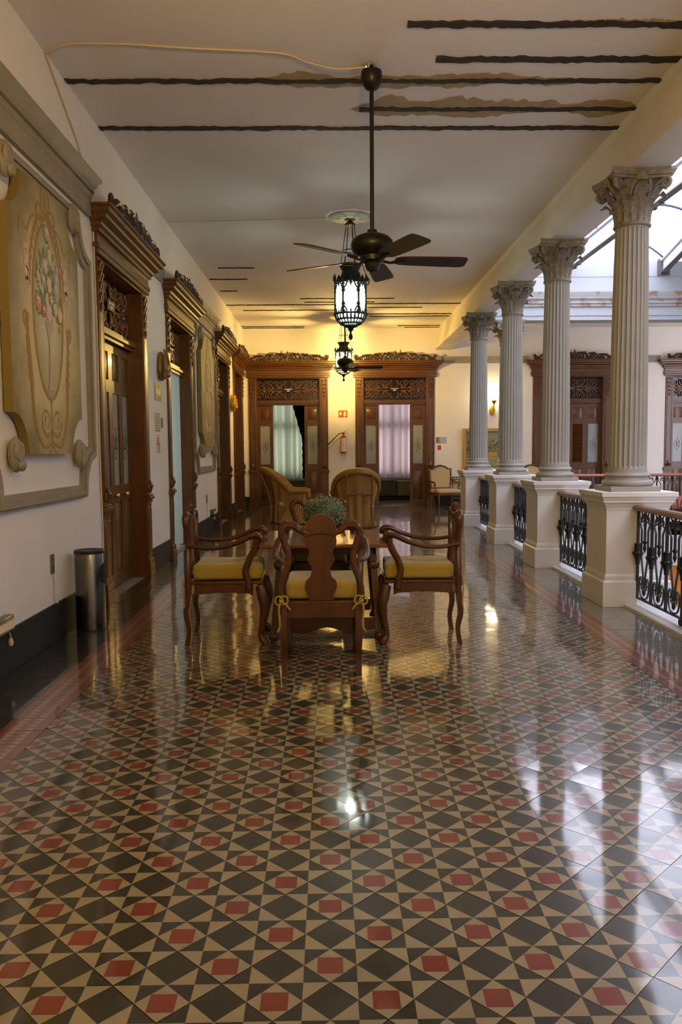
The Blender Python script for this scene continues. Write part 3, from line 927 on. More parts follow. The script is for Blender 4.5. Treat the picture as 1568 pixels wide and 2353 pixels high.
def pilaster_geo(u):
    g = G()
    g.box(u-0.125, u+0.125, -0.05, 0.0, 0, 0.13); g.box(u-0.11, u+0.11, -0.042, 0, 0.13, 0.20)
    g.box(u-0.098, u+0.098, -0.025, 0, 0.20, 0.88); g.box(u-0.07, u+0.07, -0.033, 0, 0.27, 0.82)
    g.box(u-0.108, u+0.108, -0.04, 0, 0.88, 0.92); g.box(u-0.125, u+0.125, -0.06, 0, 0.92, 0.955); g.box(u-0.112, u+0.112, -0.046, 0, 0.955, 0.98)
    g.box(u-0.095, u+0.095, -0.015, 0, 0.98, 3.36); g.box(u-0.055, u+0.055, -0.026, 0, 1.04, 3.30)
    for s in (1, -1): g.box(u+s*0.078-0.010, u+s*0.078+0.010, -0.024, 0, 1.0, 3.33)
    return g
PIL = [mesh('pilaster', pilaster_geo(u), 'door_wood') for u in (-0.935, 0.935)]
g = G(); g.sweep(CORN, (-1.03, 1.03)); g.box(-1.0, 1.0, 0, 0.02, 3.36, 3.75); ENT = mesh('entablature', g, 'door_wood_h')
g = G()
for s in (1, -1):
    a, b = sorted((s*0.84, s*0.815)); g.box(a, b, -0.012, 0.42, 0, 3.36)
g.box(-0.815, 0.815, -0.012, 0.42, 3.335, 3.36)
for s in (1, -1): g.box(min(s*.815, s*.78), max(s*.815, s*.79), 0.205, 0.26, 0, 2.70)
JAMB = mesh('jamb', g, 'door_wood')
g = G(); g.box(-0.815, 0.815, 0.10, 0.26, 2.66, 2.70); g.box(-0.815, 0.815, 0.07, 0.26, 2.70, 2.735); g.box(-0.815, 0.815, 0.10, 0.26, 2.735, 2.78)
TBAR = mesh('transom_bar', g, 'door_wood_h')
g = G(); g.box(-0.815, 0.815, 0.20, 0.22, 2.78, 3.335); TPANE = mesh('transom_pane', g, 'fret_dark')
g = G(); g.box(-0.14, 0.14, -0.006, 0.006, -0.055, 0.055); PLATE = mesh('name_plate', g, 'fret_dark')
g = G(); g.box(-0.10, 0.10, -0.010, -0.005, 0.012, 0.030); g.box(-0.035, 0.035, -0.010, -0.005, -0.035, -0.008); PLTXT = mesh('plate_lettering', g, 'sign_white')
def make_door(n, loc, rot, label, leaves, plate=False, recess=0.18):
    t = thing('door_%d' % n, label, 'doorway', loc, rot, kind='structure')
    for p in PIL: obj('pilaster', p, None, t, bevel=0.004)
    for i, u in enumerate((-0.935, 0.935)):
        obj('carved_drop', DROP, None, t, (u, -0.018, 3.31)); obj('carved_foot', FOOT, None, t, (u, -0.018, 1.0))
    obj('entablature', ENT, None, t)
    obj('crest', CREST, None, t, (0, -0.15, 3.755), label='dark carved openwork cresting')
    obj('jamb', JAMB, None, t); obj('transom_bar', TBAR, None, t); obj('transom_pane', TPANE, None, t)
    obj('fretwork', FRET, None, t, (0, 0.165, 3.058))
    if plate:
        p = obj('name_plate', PLATE, None, t, (0, 0.13, 3.05)); obj('plate_lettering', PLTXT, None, p)
    for u, kind, a in leaves:
        make_leaf(t, u, recess, kind, a)
    return t
shut = [(-0.82, 'glass', 0), (-0.41, 'glass', 0), (0.0, 'glass', 0), (0.41, 'glass', 0)]
side = [(-0.82, 'glass', 0), (0.41, 'glass', 0)]
LR = PI/2
d1 = make_door(1, (WL, LEFT_DOORS[0], 0), LR, 'carved wooden doorway with shut glazed leaves beside the steel bin', shut, True)
make_door(2, (WL, LEFT_DOORS[1], 0), LR, 'carved doorway with a pale curtain inside, after the green arrow sign', [], False)
make_door(3, (WL, LEFT_DOORS[2], 0), LR, 'carved doorway just beyond the second painted panel', shut)
make_door(4, (WL, LEFT_DOORS[3], 0), LR, 'carved doorway last on the left wall, at the corner', shut)
make_door(5, (BACK_DOORS[0], WB, 0), 0, 'carved end-wall doorway open on pale green curtains', side, True)
make_door(6, (BACK_DOORS[1], WB, 0), 0, 'carved end-wall doorway open on pink striped curtains', side, True)
make_door(7, (BACK_DOORS[2], WB, 0), 0, 'carved doorway with louvred leaf seen between the two nearest columns', [(-0.82, 'glass', 0), (-0.41, 'louvre', 0), (0, 'louvre', 0), (0.41, 'glass', 0)])
make_door(8, (BACK_DOORS[3], WB, 0), 0, 'carved doorway cut by the right edge behind the nearest column', [(-0.82, 'glass', 0), (-0.41, 'louvre', 0), (0, 'louvre', 0), (0.41, 'glass', 0)])
for x in (-0.05, 0.36):   # knobs of the first door
    g = G(); g.ball((x, 0.105, 1.02), (0.03, 0.03, 0.03)); g.tube([(x, 0.16, 1.02), (x, 0.105, 1.02)], 0.012, 8)
    obj('door_knob', g, 'brass', d1, label='brass door knob')

# curtains and room contents
def curtain(name, loc, rot, w, z0, z1, folds, amp, mt, label, cut=None):
    g = G(); n = folds*8; ks = 14
    vs, fs = [], []
    for k in range(ks+1):
        z = z0+(z1-z0)*k/ks
        for i in range(n+1):
            t = i/n; x = -w/2+w*t
            if cut: x = -w/2+(w*t)*cut(k/ks)
            a = amp*(1.0-0.35*k/ks)
            vs.append((x, a*math.sin(t*folds*2*PI+0.5*math.sin(9*t))+0.3*a*math.sin(t*folds*5.1*PI), z))
    for k in range(ks):
        for i in range(n):
            a = k*(n+1)+i; fs.append((a, a+1, a+n+2, a+n+1))
    g.add(vs, fs)
    o = obj(name, g, mt, None, loc, rot, smooth=180)
    return tag(o, label, 'curtain')
curtain('curtain', (-1.25, 25.02, 0), 0, 1.25, 0.60, 3.3, 6, 0.085, 'curtain_green', 'pale green backlit curtain in the room of the left end-wall doorway')
curtain('curtain', (1.98, 25.02, 0), 0, 1.75, 0.60, 3.3, 8, 0.085, 'curtain_pink', 'pink backlit curtain in the room of the right end-wall doorway')
curtain('curtain', (-2.37, 12.17, 0), LR, 1.6, 0.02, 2.75, 8, 0.02, 'curtain_grey', 'pale grey green curtain just inside the second doorway on the left wall')
g = G(); n = 26; vs = []   # tied dark drape with a ruffled diagonal edge
for k in range(n+1):
    t = k/n; z = 0.64+2.6*t
    xl = -0.80 - 0.02 + (0.0 if t < 0.45 else -0.32*min(1, (t-0.45)/0.45)) + 0.012*math.sin(k*2.6)
    vs += [(xl, 24.62, z), (xl+0.14, 24.55, z), (-0.42, 24.62, z), (-0.2, 24.6, z)]
g.add(vs, [(4*k+i, 4*k+i+1, 4*k+i+5, 4*k+i+4) for k in range(n) for i in range(3)])
tag(obj('drape', g, 'dark_drape', smooth=60), 'dark tied back drape beside the pale green curtain', 'curtain')
g = G(); g.box(-1.95, -0.3, 24.0, 24.6, 0.0, 0.52); g.box(-1.95, -0.3, 23.96, 24.6, 0.52, 0.60)
tag(obj('console', g, 'grey_box', bevel=0.01), 'low grey console under the pale green curtain', 'console')
g = G(); g.box(-1.62, -1.2, 23.5, 23.9, 0.0, 0.46); g.box(-1.60, -1.35, 23.55, 23.85, 0.46, 0.56)
tag(obj('bed_bench', g, 'tan_box', bevel=0.015), 'cream box on the floor inside the left end-wall doorway', 'box')
g = G(); g.box(1.2, 1.98, 24.0, 24.6, 0.12, 0.58)
tag(obj('luggage_trunk', g, 'grey_box', bevel=0.015), 'grey green trunk under the pink curtain', 'trunk')
g = G(); g.box(2.0, 2.6, 24.0, 24.6, 0.12, 0.55)
tag(obj('luggage_trunk', g, 'tan_box', bevel=0.015), 'brown trunk under the pink curtain', 'trunk')
g = G(); g.box(1.0, 2.8, 23.9, 24.65, 0.0, 0.115)
tag(obj('low_platform', g, 'base_black', bevel=0.01), 'black low platform under the trunks', 'platform')
# ================================================================== COLUMNS
CX = 2.885
def shaft_geo():
    g = G(); nf = 24; per = 6; n = nf*per; vs, fs = [], []
    rows = [(1.27, 0.182, 0), (1.30, 0.180, 0), (1.325, 0.178, 1), (1.7, 0.1775, 1), (2.3, 0.172, 1), (2.9, 0.164, 1), (3.50, 0.154, 1), (3.535, 0.153, 1), (3.555, 0.153, 0), (3.58, 0.153, 0)]
    for z, r, fl in rows:
        for i in range(n):
            k = (i % per)/per
            dd = 0 if (k < 0.12) else math.sqrt(max(0, 1-((k-0.56)/0.44)**2))
            rr = r-fl*0.017*dd*(r/0.178)
            a = 2*PI*i/n
            vs.append((rr*math.cos(a), rr*math.sin(a), z))
    for k in range(len(rows)-1):
        for i in range(n):
            j = (i+1) % n; fs.append((k*n+i, k*n+j, (k+1)*n+j, (k+1)*n+i))
    return g.add(vs, fs)
SHAFT = mesh('shaft', shaft_geo(), 'column_paint', 30)
g = G(); g.box(-0.235, 0.235, -0.235, 0.235, 1.083, 1.132)
g.lathe([(0.225, 1.132), (0.236, 1.142), (0.24, 1.158), (0.236, 1.174), (0.222, 1.186), (0.205, 1.19), (0.20, 1.20), (0.195, 1.215), (0.205, 1.222), (0.212, 1.232), (0.208, 1.245), (0.198, 1.252), (0.188, 1.258), (0.184, 1.28)], 36)
CBASE = mesh('column_base', g, 'column_paint', 40)
g = G()
g.box(-0.325, 0.325, -0.32, 0.32, 0, 0.235); g.frustum((0.325, 0.32), (0.305, 0.30), 0.235, 0.255); g.box(-0.305, 0.305, -0.30, 0.30, 0.255, 0.285); g.frustum((0.305, 0.30), (0.292, 0.287), 0.285, 0.315)
g.box(-0.292, 0.292, -0.287, 0.287, 0.31, 0.93)
g.frustum((0.296, 0.29), (0.30, 0.295), 0.91, 0.935); g.frustum((0.30, 0.295), (0.328, 0.322), 0.935, 0.985); g.box(-0.335, 0.335, -0.33, 0.33, 0.985, 1.005)
g.frustum((0.337, 0.332), (0.352, 0.347), 1.005, 1.04); g.box(-0.358, 0.358, -0.353, 0.353, 1.04, 1.083)
PED = mesh('pedestal', g, 'white_paint', 30)
g = G(); g.lathe([(0.153, 3.56), (0.168, 3.566), (0.174, 3.578), (0.168, 3.59), (0.156, 3.596), (0.150, 3.65), (0.152, 3.75), (0.165, 3.85), (0.20, 3.94), (0.225, 3.975)], 28)
# abacus with concave sides and clipped corners
pts = []
for q in range(4):
    a0 = q*PI/2
    for i in range(9):
        t = -1+i/4
        u, v = 0.295*t, 0.235+0.06*t*t
        pts.append((u*math.cos(a0)+v*math.sin(a0), -u*math.sin(a0)+v*math.cos(a0)))
for (k0, z0), (k1, z1) in (((0.90, 3.965), (0.94, 3.985)), ((0.95, 3.99), (0.99, 4.02)), ((1.0, 4.02), (1.0, 4.05))):
    n = len(pts)
    vs = [(x*k0, y*k0, z0) for x, y in pts]+[(x*k1, y*k1, z1) for x, y in pts]
    g.add(vs, [tuple(range(n)), tuple(range(2*n-1, n-1, -1))]+[(i, (i+1) % n, n+(i+1) % n, n+i)[::-1] for i in range(n)])
for q in range(4):   # fleuron at the middle of each side
    X = RZ(q*PI/2)
    g.ball((0, 0.245, 3.985), (0.042, 0.028, 0.05), 8, 5, X=X)
    for s in (1, -1): g.ball((s*0.035, 0.24, 3.965), (0.026, 0.02, 0.03), 6, 4, X=X)
CAPB = mesh('capital', g, 'capital_paint', 40)
def acanthus(h, w, lean, curl):
    """leaf from z=0, growing outwards along +y, curling over at the tip"""
    g = G(); n = 10; mcols = 6; vs, fs = [], []
    for k in range(n+1):
        t = k/n
        z = h*(t if t < 0.8 else 0.8+0.2*math.sin((t-0.8)/0.2*PI*0.8)*0.75)
        y = lean*t*t + (curl*max(0, (t-0.65)/0.35)**1.5)
        if t > 0.9: z -= (t-0.9)*h*0.6
        lob = 1+0.22*math.sin(t*5*PI)
        ww = w*(0.55+0.75*math.sin(min(1, t*1.05)*PI*0.62)) * lob * (1 if t < 0.85 else 1-(t-0.85)*4)
        for i in range(mcols+1):
            s = i/mcols*2-1
            bow = -0.018*s*s + 0.010*math.cos(s*PI*2)
            vs.append((s*ww*0.5, y+bow, z))
    for k in range(n):
        for i in range(mcols):
            a = k*(mcols+1)+i; fs.append((a, a+1, a+mcols+2, a+mcols+1))
    return g.add(vs, fs)
LEAF1 = mesh('acanthus_leaf', acanthus(0.20, 0.11, 0.05, 0.085), 'capital_paint', 60)
LEAF2 = mesh('acanthus_leaf', acanthus(0.31, 0.11, 0.075, 0.095), 'capital_paint', 60)
g = G()
pv = smooth_pts([(0, 0.16, 3.74), (0, 0.20, 3.86), (0, 0.285, 3.945), (0, 0.345, 3.955)], 4)
g.tube(pv, interp([0.03, 0.03, 0.024], len(pv)), 6, flat=0.7)
g.tube([(0, 0.315+0.05*(1-i/16)*math.cos(PI/2-i/16*2.6*PI), 3.918+0.052*(1-i/16)*math.sin(PI/2-i/16*2.6*PI)) for i in range(17)], 0.020, 6)
for s in (1, -1):
    ps = smooth_pts([(s*0.05, 0.17, 3.80), (s*0.09, 0.21, 3.88), (s*0.13, 0.22, 3.94)], 3)
    g.tube(ps, 0.016, 5)
VOL = mesh('volute', g, 'capital_paint', 50)
def column(y, label, x=CX, pedestal=True, base=True):
    t = thing('column', label, 'column', (x, y, 0), 0, 'fluted columns of the courtyard')
    if pedestal: obj('pedestal', PED, None, t, label='white moulded pedestal', bevel=0.003)
    obj('column_base', CBASE, None, t); obj('shaft', SHAFT, None, t)
    c = obj('capital', CAPB, None, t, label='weathered leafy capital')
    for k in range(8):
        a = k*PI/4
        for me, r, z, da in ((LEAF1, 0.155, 3.60, PI/8), (LEAF2, 0.155, 3.60, 0)):
            obj('acanthus_leaf', me, None, c, (-math.sin(a+da)*r, math.cos(a+da)*r, z), a+da)
    for k in range(4): obj('volute', VOL, None, c, (0, 0, 0), PI/4+k*PI/2)
    return t
COLY = [7.83, 10.36, 12.87, 15.72]
column(COLY[0], 'fluted taupe column on white pedestal, tallest and nearest of the row')
column(COLY[1], 'fluted grey column on white pedestal, second from the viewer in the row')
column(COLY[2], 'fluted grey column on white pedestal, third from the viewer in the row')
column(COLY[3], 'fluted grey column on white pedestal, last of the row before the end wall')
column(16.62, 'fluted column half hidden just behind the third and last columns of the row', 3.64)
column(5.28, 'fluted column out of the frame at right, seen only as reflection')

# ================================================================== RAILINGS
def scroll_bar(g, pts, r, flat=2.0):
    g.tube(pts, r*0.95, 4, a0=PI/4, flat=1.05, up=(0, 1, 0))
def baluster_geo(p=0.31):
    """one repeat of the wrought iron railing in the x-z plane: main bar at x=0, pattern to x=p"""
    g = G()
    g.box(-0.011, 0.011, -0.011, 0.011, 0.09, 0.92)
    g.lathe([(0.012, 0.40), (0.022, 0.41), (0.020, 0.43), (0.030, 0.47), (0.050, 0.50), (0.052, 0.515), (0.046, 0.525), (0.036, 0.53), (0.031, 0.57), (0.034, 0.60), (0.012, 0.61)], 10)
    c = p/2
    for s in (1, -1):
        X = lambda a: c+s*a
        scroll_bar(g, smooth_pts([(X(0.135), 0, 0.90), (X(0.125), 0, 0.82), (X(0.075), 0, 0.745), (X(0.072), 0, 0.70), (X(0.072), 0, 0.50)], 3), 0.010)
        scroll_bar(g, smooth_pts([(X(0.072), 0, 0.51), (X(0.065), 0, 0.46), (X(0.030), 0, 0.34), (X(0.012), 0, 0.20)], 3), 0.010)
        scroll_bar(g, spiral(X(0.058), 0.845, 0.042, 0.014, PI/2, 1.25, 12, 0, s), 0.008)
        scroll_bar(g, smooth_pts([(X(0), 0, 0.105), (X(0.07), 0, 0.125), (X(0.105), 0, 0.20), (X(0.10), 0, 0.27), (X(0.075), 0, 0.30), (X(0.05), 0, 0.27), (X(0.055), 0, 0.23), (X(0.08), 0, 0.235)], 3), 0.009)
        scroll_bar(g, spiral(X(0.035), 0.215, 0.030, 0.010, -PI/2, 1.1, 9, 0, s), 0.007)
        g.tube([(X(0.09), 0, 0.92), (X(0.055), 0, 0.86), (X(0.09), 0, 0.80)], 0.006, 4)
    g.box(c-0.009, c+0.009, -0.009, 0.009, 0.60, 0.92)
    g.ball((c, 0, 0.63), (0.026, 0.02, 0.022), 8, 5)
    g.tube([(c, 0, 0.61), (c, 0, 0.57), (c, 0, 0.53)], [0.010, 0.017, 0.002], 6)
    g.ball((c, 0, 0.165), (0.022, 0.018, 0.034), 8, 5)
    g.ball((c, 0, 0.80), (0.018, 0.016, 0.05), 8, 5)
    return g
BAL = mesh('baluster', baluster_geo(), 'iron', 40)
def handrail_geo(L):
    g = G(); n = 8
    prof = [(-0.045, 0.915), (0.045, 0.915), (0.055, 0.93), (0.05, 0.948), (0.032, 0.962), (-0.032, 0.962), (-0.05, 0.948), (-0.055, 0.93)]
    g.add([(0, y, z) for y, z in prof]+[(L, y, z) for y, z in prof], [tuple(range(n-1, -1, -1)), tuple(range(n, 2*n))]+[(i, (i+1) % n, n+(i+1) % n, n+i) for i in range(n)])
    return g
def railing(p0, ang, L, label, m='rail_wood'):
    t = thing('railing', label, 'railing', (p0[0], p0[1], 0), ang, 'wrought iron railings of the gallery')
    obj('handrail', handrail_geo(L), m, t, label='wooden handrail')
    g = G(); g.box(0, L, -0.014, 0.014, 0.085, 0.10); g.box(0, L, -0.016, 0.016, 0.905, 0.916)
    obj('bottom_bar', g, 'iron', t)
    n = max(1, int(L/0.31)); gap = L/n
    for i in range(n):
        b = obj('baluster', BAL, None, t, (0.014+i*gap, 0, 0)); b.scale = (gap/0.31, 1, 1)
    g = G()
    for x in (0.5*L,):
        g.tube(spiral(x, 0.055, 0.035, 0.01, PI/2, 1.2, 12), 0.010, 5)
    g.box(0.5*L-0.008, 0.5*L+0.008, -0.008, 0.008, 0.03, 0.09)
    obj('foot_scroll', g, 'iron', t)
    return t
ends = [(7.83-0.30, 5.28+0.30)]+[(COLY[i+1]-0.30, COLY[i]+0.30) for i in range(3)]
for (a, b), lb in zip(ends, ('black iron railing with brown handrail cut by the right edge', 'black iron railing between the first and second pedestals',
                             'black iron railing between the second and third pedestals', 'black iron railing between the third and last pedestals')):
    railing((CX, a), -PI/2, a-b, lb)
railing((3.85, 16.55), 0, 5.7, 'iron railing with handrail coloured as lit red along the far side of the courtyard', 'red_wood_and_light')

# ================================================================== DINING SET
def chair_mesh():
    P = {}
    g = G()   # back post with ear (built for +x; mirrored by scale)
    for s in (1,):
        pts = smooth_pts([(0.258, -0.285, 0.40), (0.265, -0.285, 0.52), (0.258, -0.287, 0.62), (0.213, -0.290, 0.77), (0.232, -0.292, 0.87), (0.256, -0.296, 0.940), (0.250, -0.298, 0.982), (0.220, -0.298, 1.006), (0.170, -0.298, 1.002), (0.130, -0.298, 0.968), (0.085, -0.298, 0.952)], 4)
        g.tube(pts, interp([0.027, 0.026, 0.024, 0.023, 0.024, 0.026, 0.027, 0.026, 0.024, 0.022, 0.02], len(pts)), 8, a0=PI/8, up=(0, 1, 0))
    P['post'] = (g, 'chair_wood')
    g = G()
    g.tube(smooth_pts([(0.253, -0.280, 0.46), (0.252, -0.295, 0.34), (0.250, -0.305, 0.24), (0.248, -0.285, 0.12), (0.248, -0.300, 0.0)], 4), interp([0.034, 0.033, 0.029, 0.024, 0.027], 17), 4, a0=PI/4, up=(0, 1, 0))
    P['rear_leg'] = (g, 'chair_wood')
    g = G()
    g.tube(smooth_pts([(0.245, 0.262, 0.46), (0.258, 0.285, 0.37), (0.262, 0.298, 0.30), (0.250, 0.280, 0.17), (0.244, 0.262, 0.07), (0.250, 0.285, 0.028), (0.254, 0.300, 0.0)], 4),
           interp([0.036, 0.044, 0.040, 0.026, 0.021, 0.032, 0.028], 25), 8, up=(0, 1, 0))
    P['front_leg'] = (g, 'chair_wood')
    g = G()   # vase splat with carved crest shell
    hw = [(0.50, 0.088), (0.525, 0.072), (0.55, 0.082), (0.58, 0.10), (0.615, 0.106), (0.64, 0.096), (0.66, 0.072), (0.70, 0.060), (0.73, 0.066), (0.76, 0.086), (0.785, 0.090), (0.81, 0.076), (0.84, 0.082), (0.87, 0.100), (0.90, 0.105), (0.925, 0.10), (0.962, 0.075)]
    poly = [(-w, z) for z, w in hw]+[(w, z) for z, w in reversed(hw)]
    g.prism(poly[::-1], -0.302, -0.284)
    P['splat'] = (g, 'chair_wood')
    g = G()
    arch = [(-0.115, 0.95), (-0.122, 0.970), (-0.105, 0.985)]
    top = []
    for i in range(15):
        a = PI-PI*i/14; r = 1+0.05*abs(math.sin(a*5))
        top.append((0.100*r*math.cos(a), 0.985+0.090*r*math.sin(a)))
    low = [(0.105, 0.985), (0.122, 0.970), (0.115, 0.95), (0.10, 0.928), (0.06, 0.945), (0, 0.952), (-0.06, 0.945), (-0.10, 0.928)]
    g.prism((arch+top+low)[::-1], -0.316, -0.284)
    for i in range(7):
        a = PI*(i+0.5)/7
        g.tube([(0.02*math.cos(a), -0.278, 0.985+0.015*math.sin(a)), (0.086*math.cos(a), -0.278, 0.985+0.078*math.sin(a))], [0.006, 0.012], 5)
    P['crest'] = (g, 'chair_wood')
    g = G()   # seat frame with shaped aprons
    g.box(-0.275, 0.275, -0.30, 0.275, 0.475, 0.498)
    g.box(-0.225, 0.225, -0.298, -0.262, 0.385, 0.478)
    def apron(n=16):
        ps = [(-0.225, 0.478), (0.225, 0.478)]
        for i in range(n+1):
            x = 0.225-0.45*i/n
            e = abs(x)/0.225
            ps.append((x, 0.425-0.055*e**3+(-0.028*math.exp(-(x/0.07)**2))+0.012*math.cos(x*28)))
        return ps
    g.prism(apron()[::-1], 0.245, 0.270)
    for s in (1, -1):
        X = TR(s*0.258, -0.015, 0) @ RZ(PI/2)
        g.prism(apron()[::-1], -0.012, 0.012, X=X)
    P['seat_frame'] = (g, 'chair_wood')
    g = G()   # arm and its support
    pts = smooth_pts([(0.250, -0.288, 0.775), (0.285, -0.16, 0.757), (0.315, -0.02, 0.765), (0.318, 0.10, 0.80), (0.306, 0.19, 0.842), (0.298, 0.245, 0.852), (0.296, 0.278, 0.828), (0.296, 0.275, 0.800)], 4)
    g.tube(pts, interp([0.020, 0.021, 0.023, 0.026, 0.030, 0.032, 0.028, 0.018], len(pts)), 8, flat=0.75)
    pts = smooth_pts([(0.298, 0.245, 0.83), (0.290, 0.235, 0.76), (0.275, 0.185, 0.67), (0.272, 0.155, 0.58), (0.274, 0.175, 0.50), (0.274, 0.18, 0.435)], 4)
    g.tube(pts, interp([0.026, 0.025, 0.027, 0.026, 0.026, 0.030], len(pts)), 8)
    P['arm'] = (g, 'chair_wood')
    g = G(); g.box(-0.238, 0.238, -0.255, 0.272, 0.502, 0.622)
    P['cushion'] = (g, 'cushion')
    g = G()   # bow tied round the back post
    x, y, z = 0.262, -0.318, 0.50
    for a in (0.5, 2.4):
        g.tube([(x+0.045*math.cos(a+q)*0.6+0.02*math.cos(a), y+0.004, z+0.03*math.sin(a+q)+0.012*math.sin(a)) for q in [i*2*PI/10 for i in range(10)]], 0.006, 5, closed=True)
    g.tube(smooth_pts([(x, y, z), (x-0.03, y-0.006, z-0.02), (x-0.055, y, z-0.055)], 3), 0.007, 5)
    g.tube(smooth_pts([(x, y, z), (x+0.018, y-0.004, z-0.04), (x+0.012, y, z-0.16), (x+0.03, y, z-0.20)], 3), 0.007, 5)
    g.ball((x, y, z), 0.014, 8, 5)
    g.tube([(x, y, z), (x-0.005, -0.25, 0.512)], 0.006, 5)
    P['tie'] = (g, 'cushion')
    return {k: mesh(k, v[0], v[1], 45) for k, v in P.items()}
CH = chair_mesh()
def mirror(me, name):
    m = me.copy(); m.transform(Matrix.Scale(-1, 4, (1, 0, 0))); m.flip_normals(); m.name = name
    return m
CHM = {k: mirror(CH[k], k) for k in ('post', 'rear_leg', 'front_leg', 'arm', 'tie')}
def dining_chair(label):
    t = thing('dining_chair', label, 'chair', group='carved armchairs around the table')
    for S in (CH, CHM):
        obj('back_post', S['post'], None, t); obj('leg', S['rear_leg'], None, t); obj('leg', S['front_leg'], None, t); obj('arm', S['arm'], None, t)
    obj('splat', CH['splat'], None, t, bevel=0.004); obj('crest', CH['crest'], None, t, bevel=0.004)
    obj('seat_frame', CH['seat_frame'], None, t, bevel=0.004)
    c = obj('cushion', CH['cushion'], None, t, bevel=0.03, label='mustard yellow seat cushion'); c.modifiers['bevel'].segments = 4
    for S in (CH, CHM): obj('cushion_tie', S['tie'], None, c)
    return t
dc = dining_chair('carved wooden armchair turning its vase back to the viewer')
dc.location = (-0.062, 5.615, 0)
dup(dc, (-0.81, 6.44, 0), -PI/2+0.02, 'carved wooden armchair with mustard cushion at the bin side of the table')
dup(dc, (0.70, 6.42, 0), PI/2-0.02, 'carved wooden armchair with mustard cushion at the railing side of the table')
dup(dc, (-0.10, 7.47, 0), PI+0.03, 'carved wooden armchair across the table, mostly hidden behind the plant')

t = thing('dining_table', 'low glossy wooden table with splayed legs between the four armchairs', 'table', (-0.03, 6.66, 0))
g = G(); g.box(-0.512, 0.510, -0.54, 0.54, 0.752, 0.782); obj('tabletop', g, 'table_wood', t, bevel=0.006)
g = G(); g.box(-0.38, 0.38, -0.40, -0.375, 0.69, 0.752); g.box(-0.38, 0.38, 0.375, 0.40, 0.69, 0.752)
for s in (1, -1): g.box(s*0.375-0.0125, s*0.375+0.0125, -0.40, 0.40, 0.69, 0.752)
obj('apron', g, 'chair_wood', t)
for sx in (1, -1):
    for sy in (1, -1):
        g = G()
        g.tube([(sx*0.355, sy*0.36, 0.75), (sx*0.367, sy*0.375, 0.62), (sx*0.402, sy*0.40, 0.20), (sx*0.42, sy*0.41, 0.0)], [0.038, 0.034, 0.034, 0.036], 4, a0=PI/4, up=(0, 1, 0))
        g.ball((sx*0.369, sy*0.377, 0.60), 0.043, 8, 6); g.ball((sx*0.415, sy*0.408, 0.045), 0.045, 8, 6)
        obj('leg', g, 'chair_wood', t)
for sy in (1, -1):
    ps = [(-0.38, 0.19), (0.38, 0.19)]+[(0.38-0.76*i/14, 0.095+0.02*math.cos(i/14*4*PI)-0.02*abs(1-i/7)) for i in range(15)]
    g = G(); g.prism(ps[::-1], sy*0.39-0.014, sy*0.39+0.014); obj('stretcher', g, 'chair_wood', t)
for sx in (1, -1):
    for sy in (1, -1):
        g = G(); g.tube(smooth_pts([(sx*0.37, sy*0.30, 0.70), (sx*0.39, sy*0.33, 0.64), (sx*0.36, sy*0.37, 0.58)], 4), 0.012, 6)
        obj('brace', g, 'grey_metal', t, label='small pale metal corner brace')

# potted bush
t = thing('potted_bush', 'round bushy pale green plant in a pot on the table', 'plant', (-0.045, 6.72, 0.783))
g = G(); g.lathe([(0.06, 0), (0.075, 0.02), (0.09, 0.09), (0.095, 0.10), (0.085, 0.10), (0.08, 0.085)], 20); obj('pot', g, 'pot_clay', t)
g = G(); rnd = random.Random(4)
for i in range(2600):
    a = rnd.uniform(0, 2*PI); cz = rnd.uniform(-0.55, 1); s = math.sqrt(1-cz*cz)
    r = 0.168*(0.80+0.24*rnd.random())*(1+0.06*math.sin(3*a)*s)
    c = Vector((r*s*math.cos(a)*1.06, r*s*math.sin(a)*1.06, 0.185+r*cz*0.88))
    d = Vector((rnd.uniform(-1, 1), rnd.uniform(-1, 1), rnd.uniform(-0.2, 1))).normalized(); e = d.orthogonal().normalized()
    L, w = rnd.uniform(0.010, 0.019), rnd.uniform(0.004, 0.007)
    g.add([c-d*L*0.5, c+e*w, c+d*L*0.5, c-e*w], [(0, 1, 2, 3)], 1 if rnd.random() < (0.12+0.45*max(0, cz)+0.3*max(0, math.cos(a))*s) else 0)
o = obj('foliage', g, ['plant_green', 'plant_pale'], t, smooth=0); o['kind'] = 'stuff'
g = G(); g.ball((0, 0, 0.185), (0.135, 0.135, 0.12), 16, 10); obj('bush_core', g, 'plant_green', t)
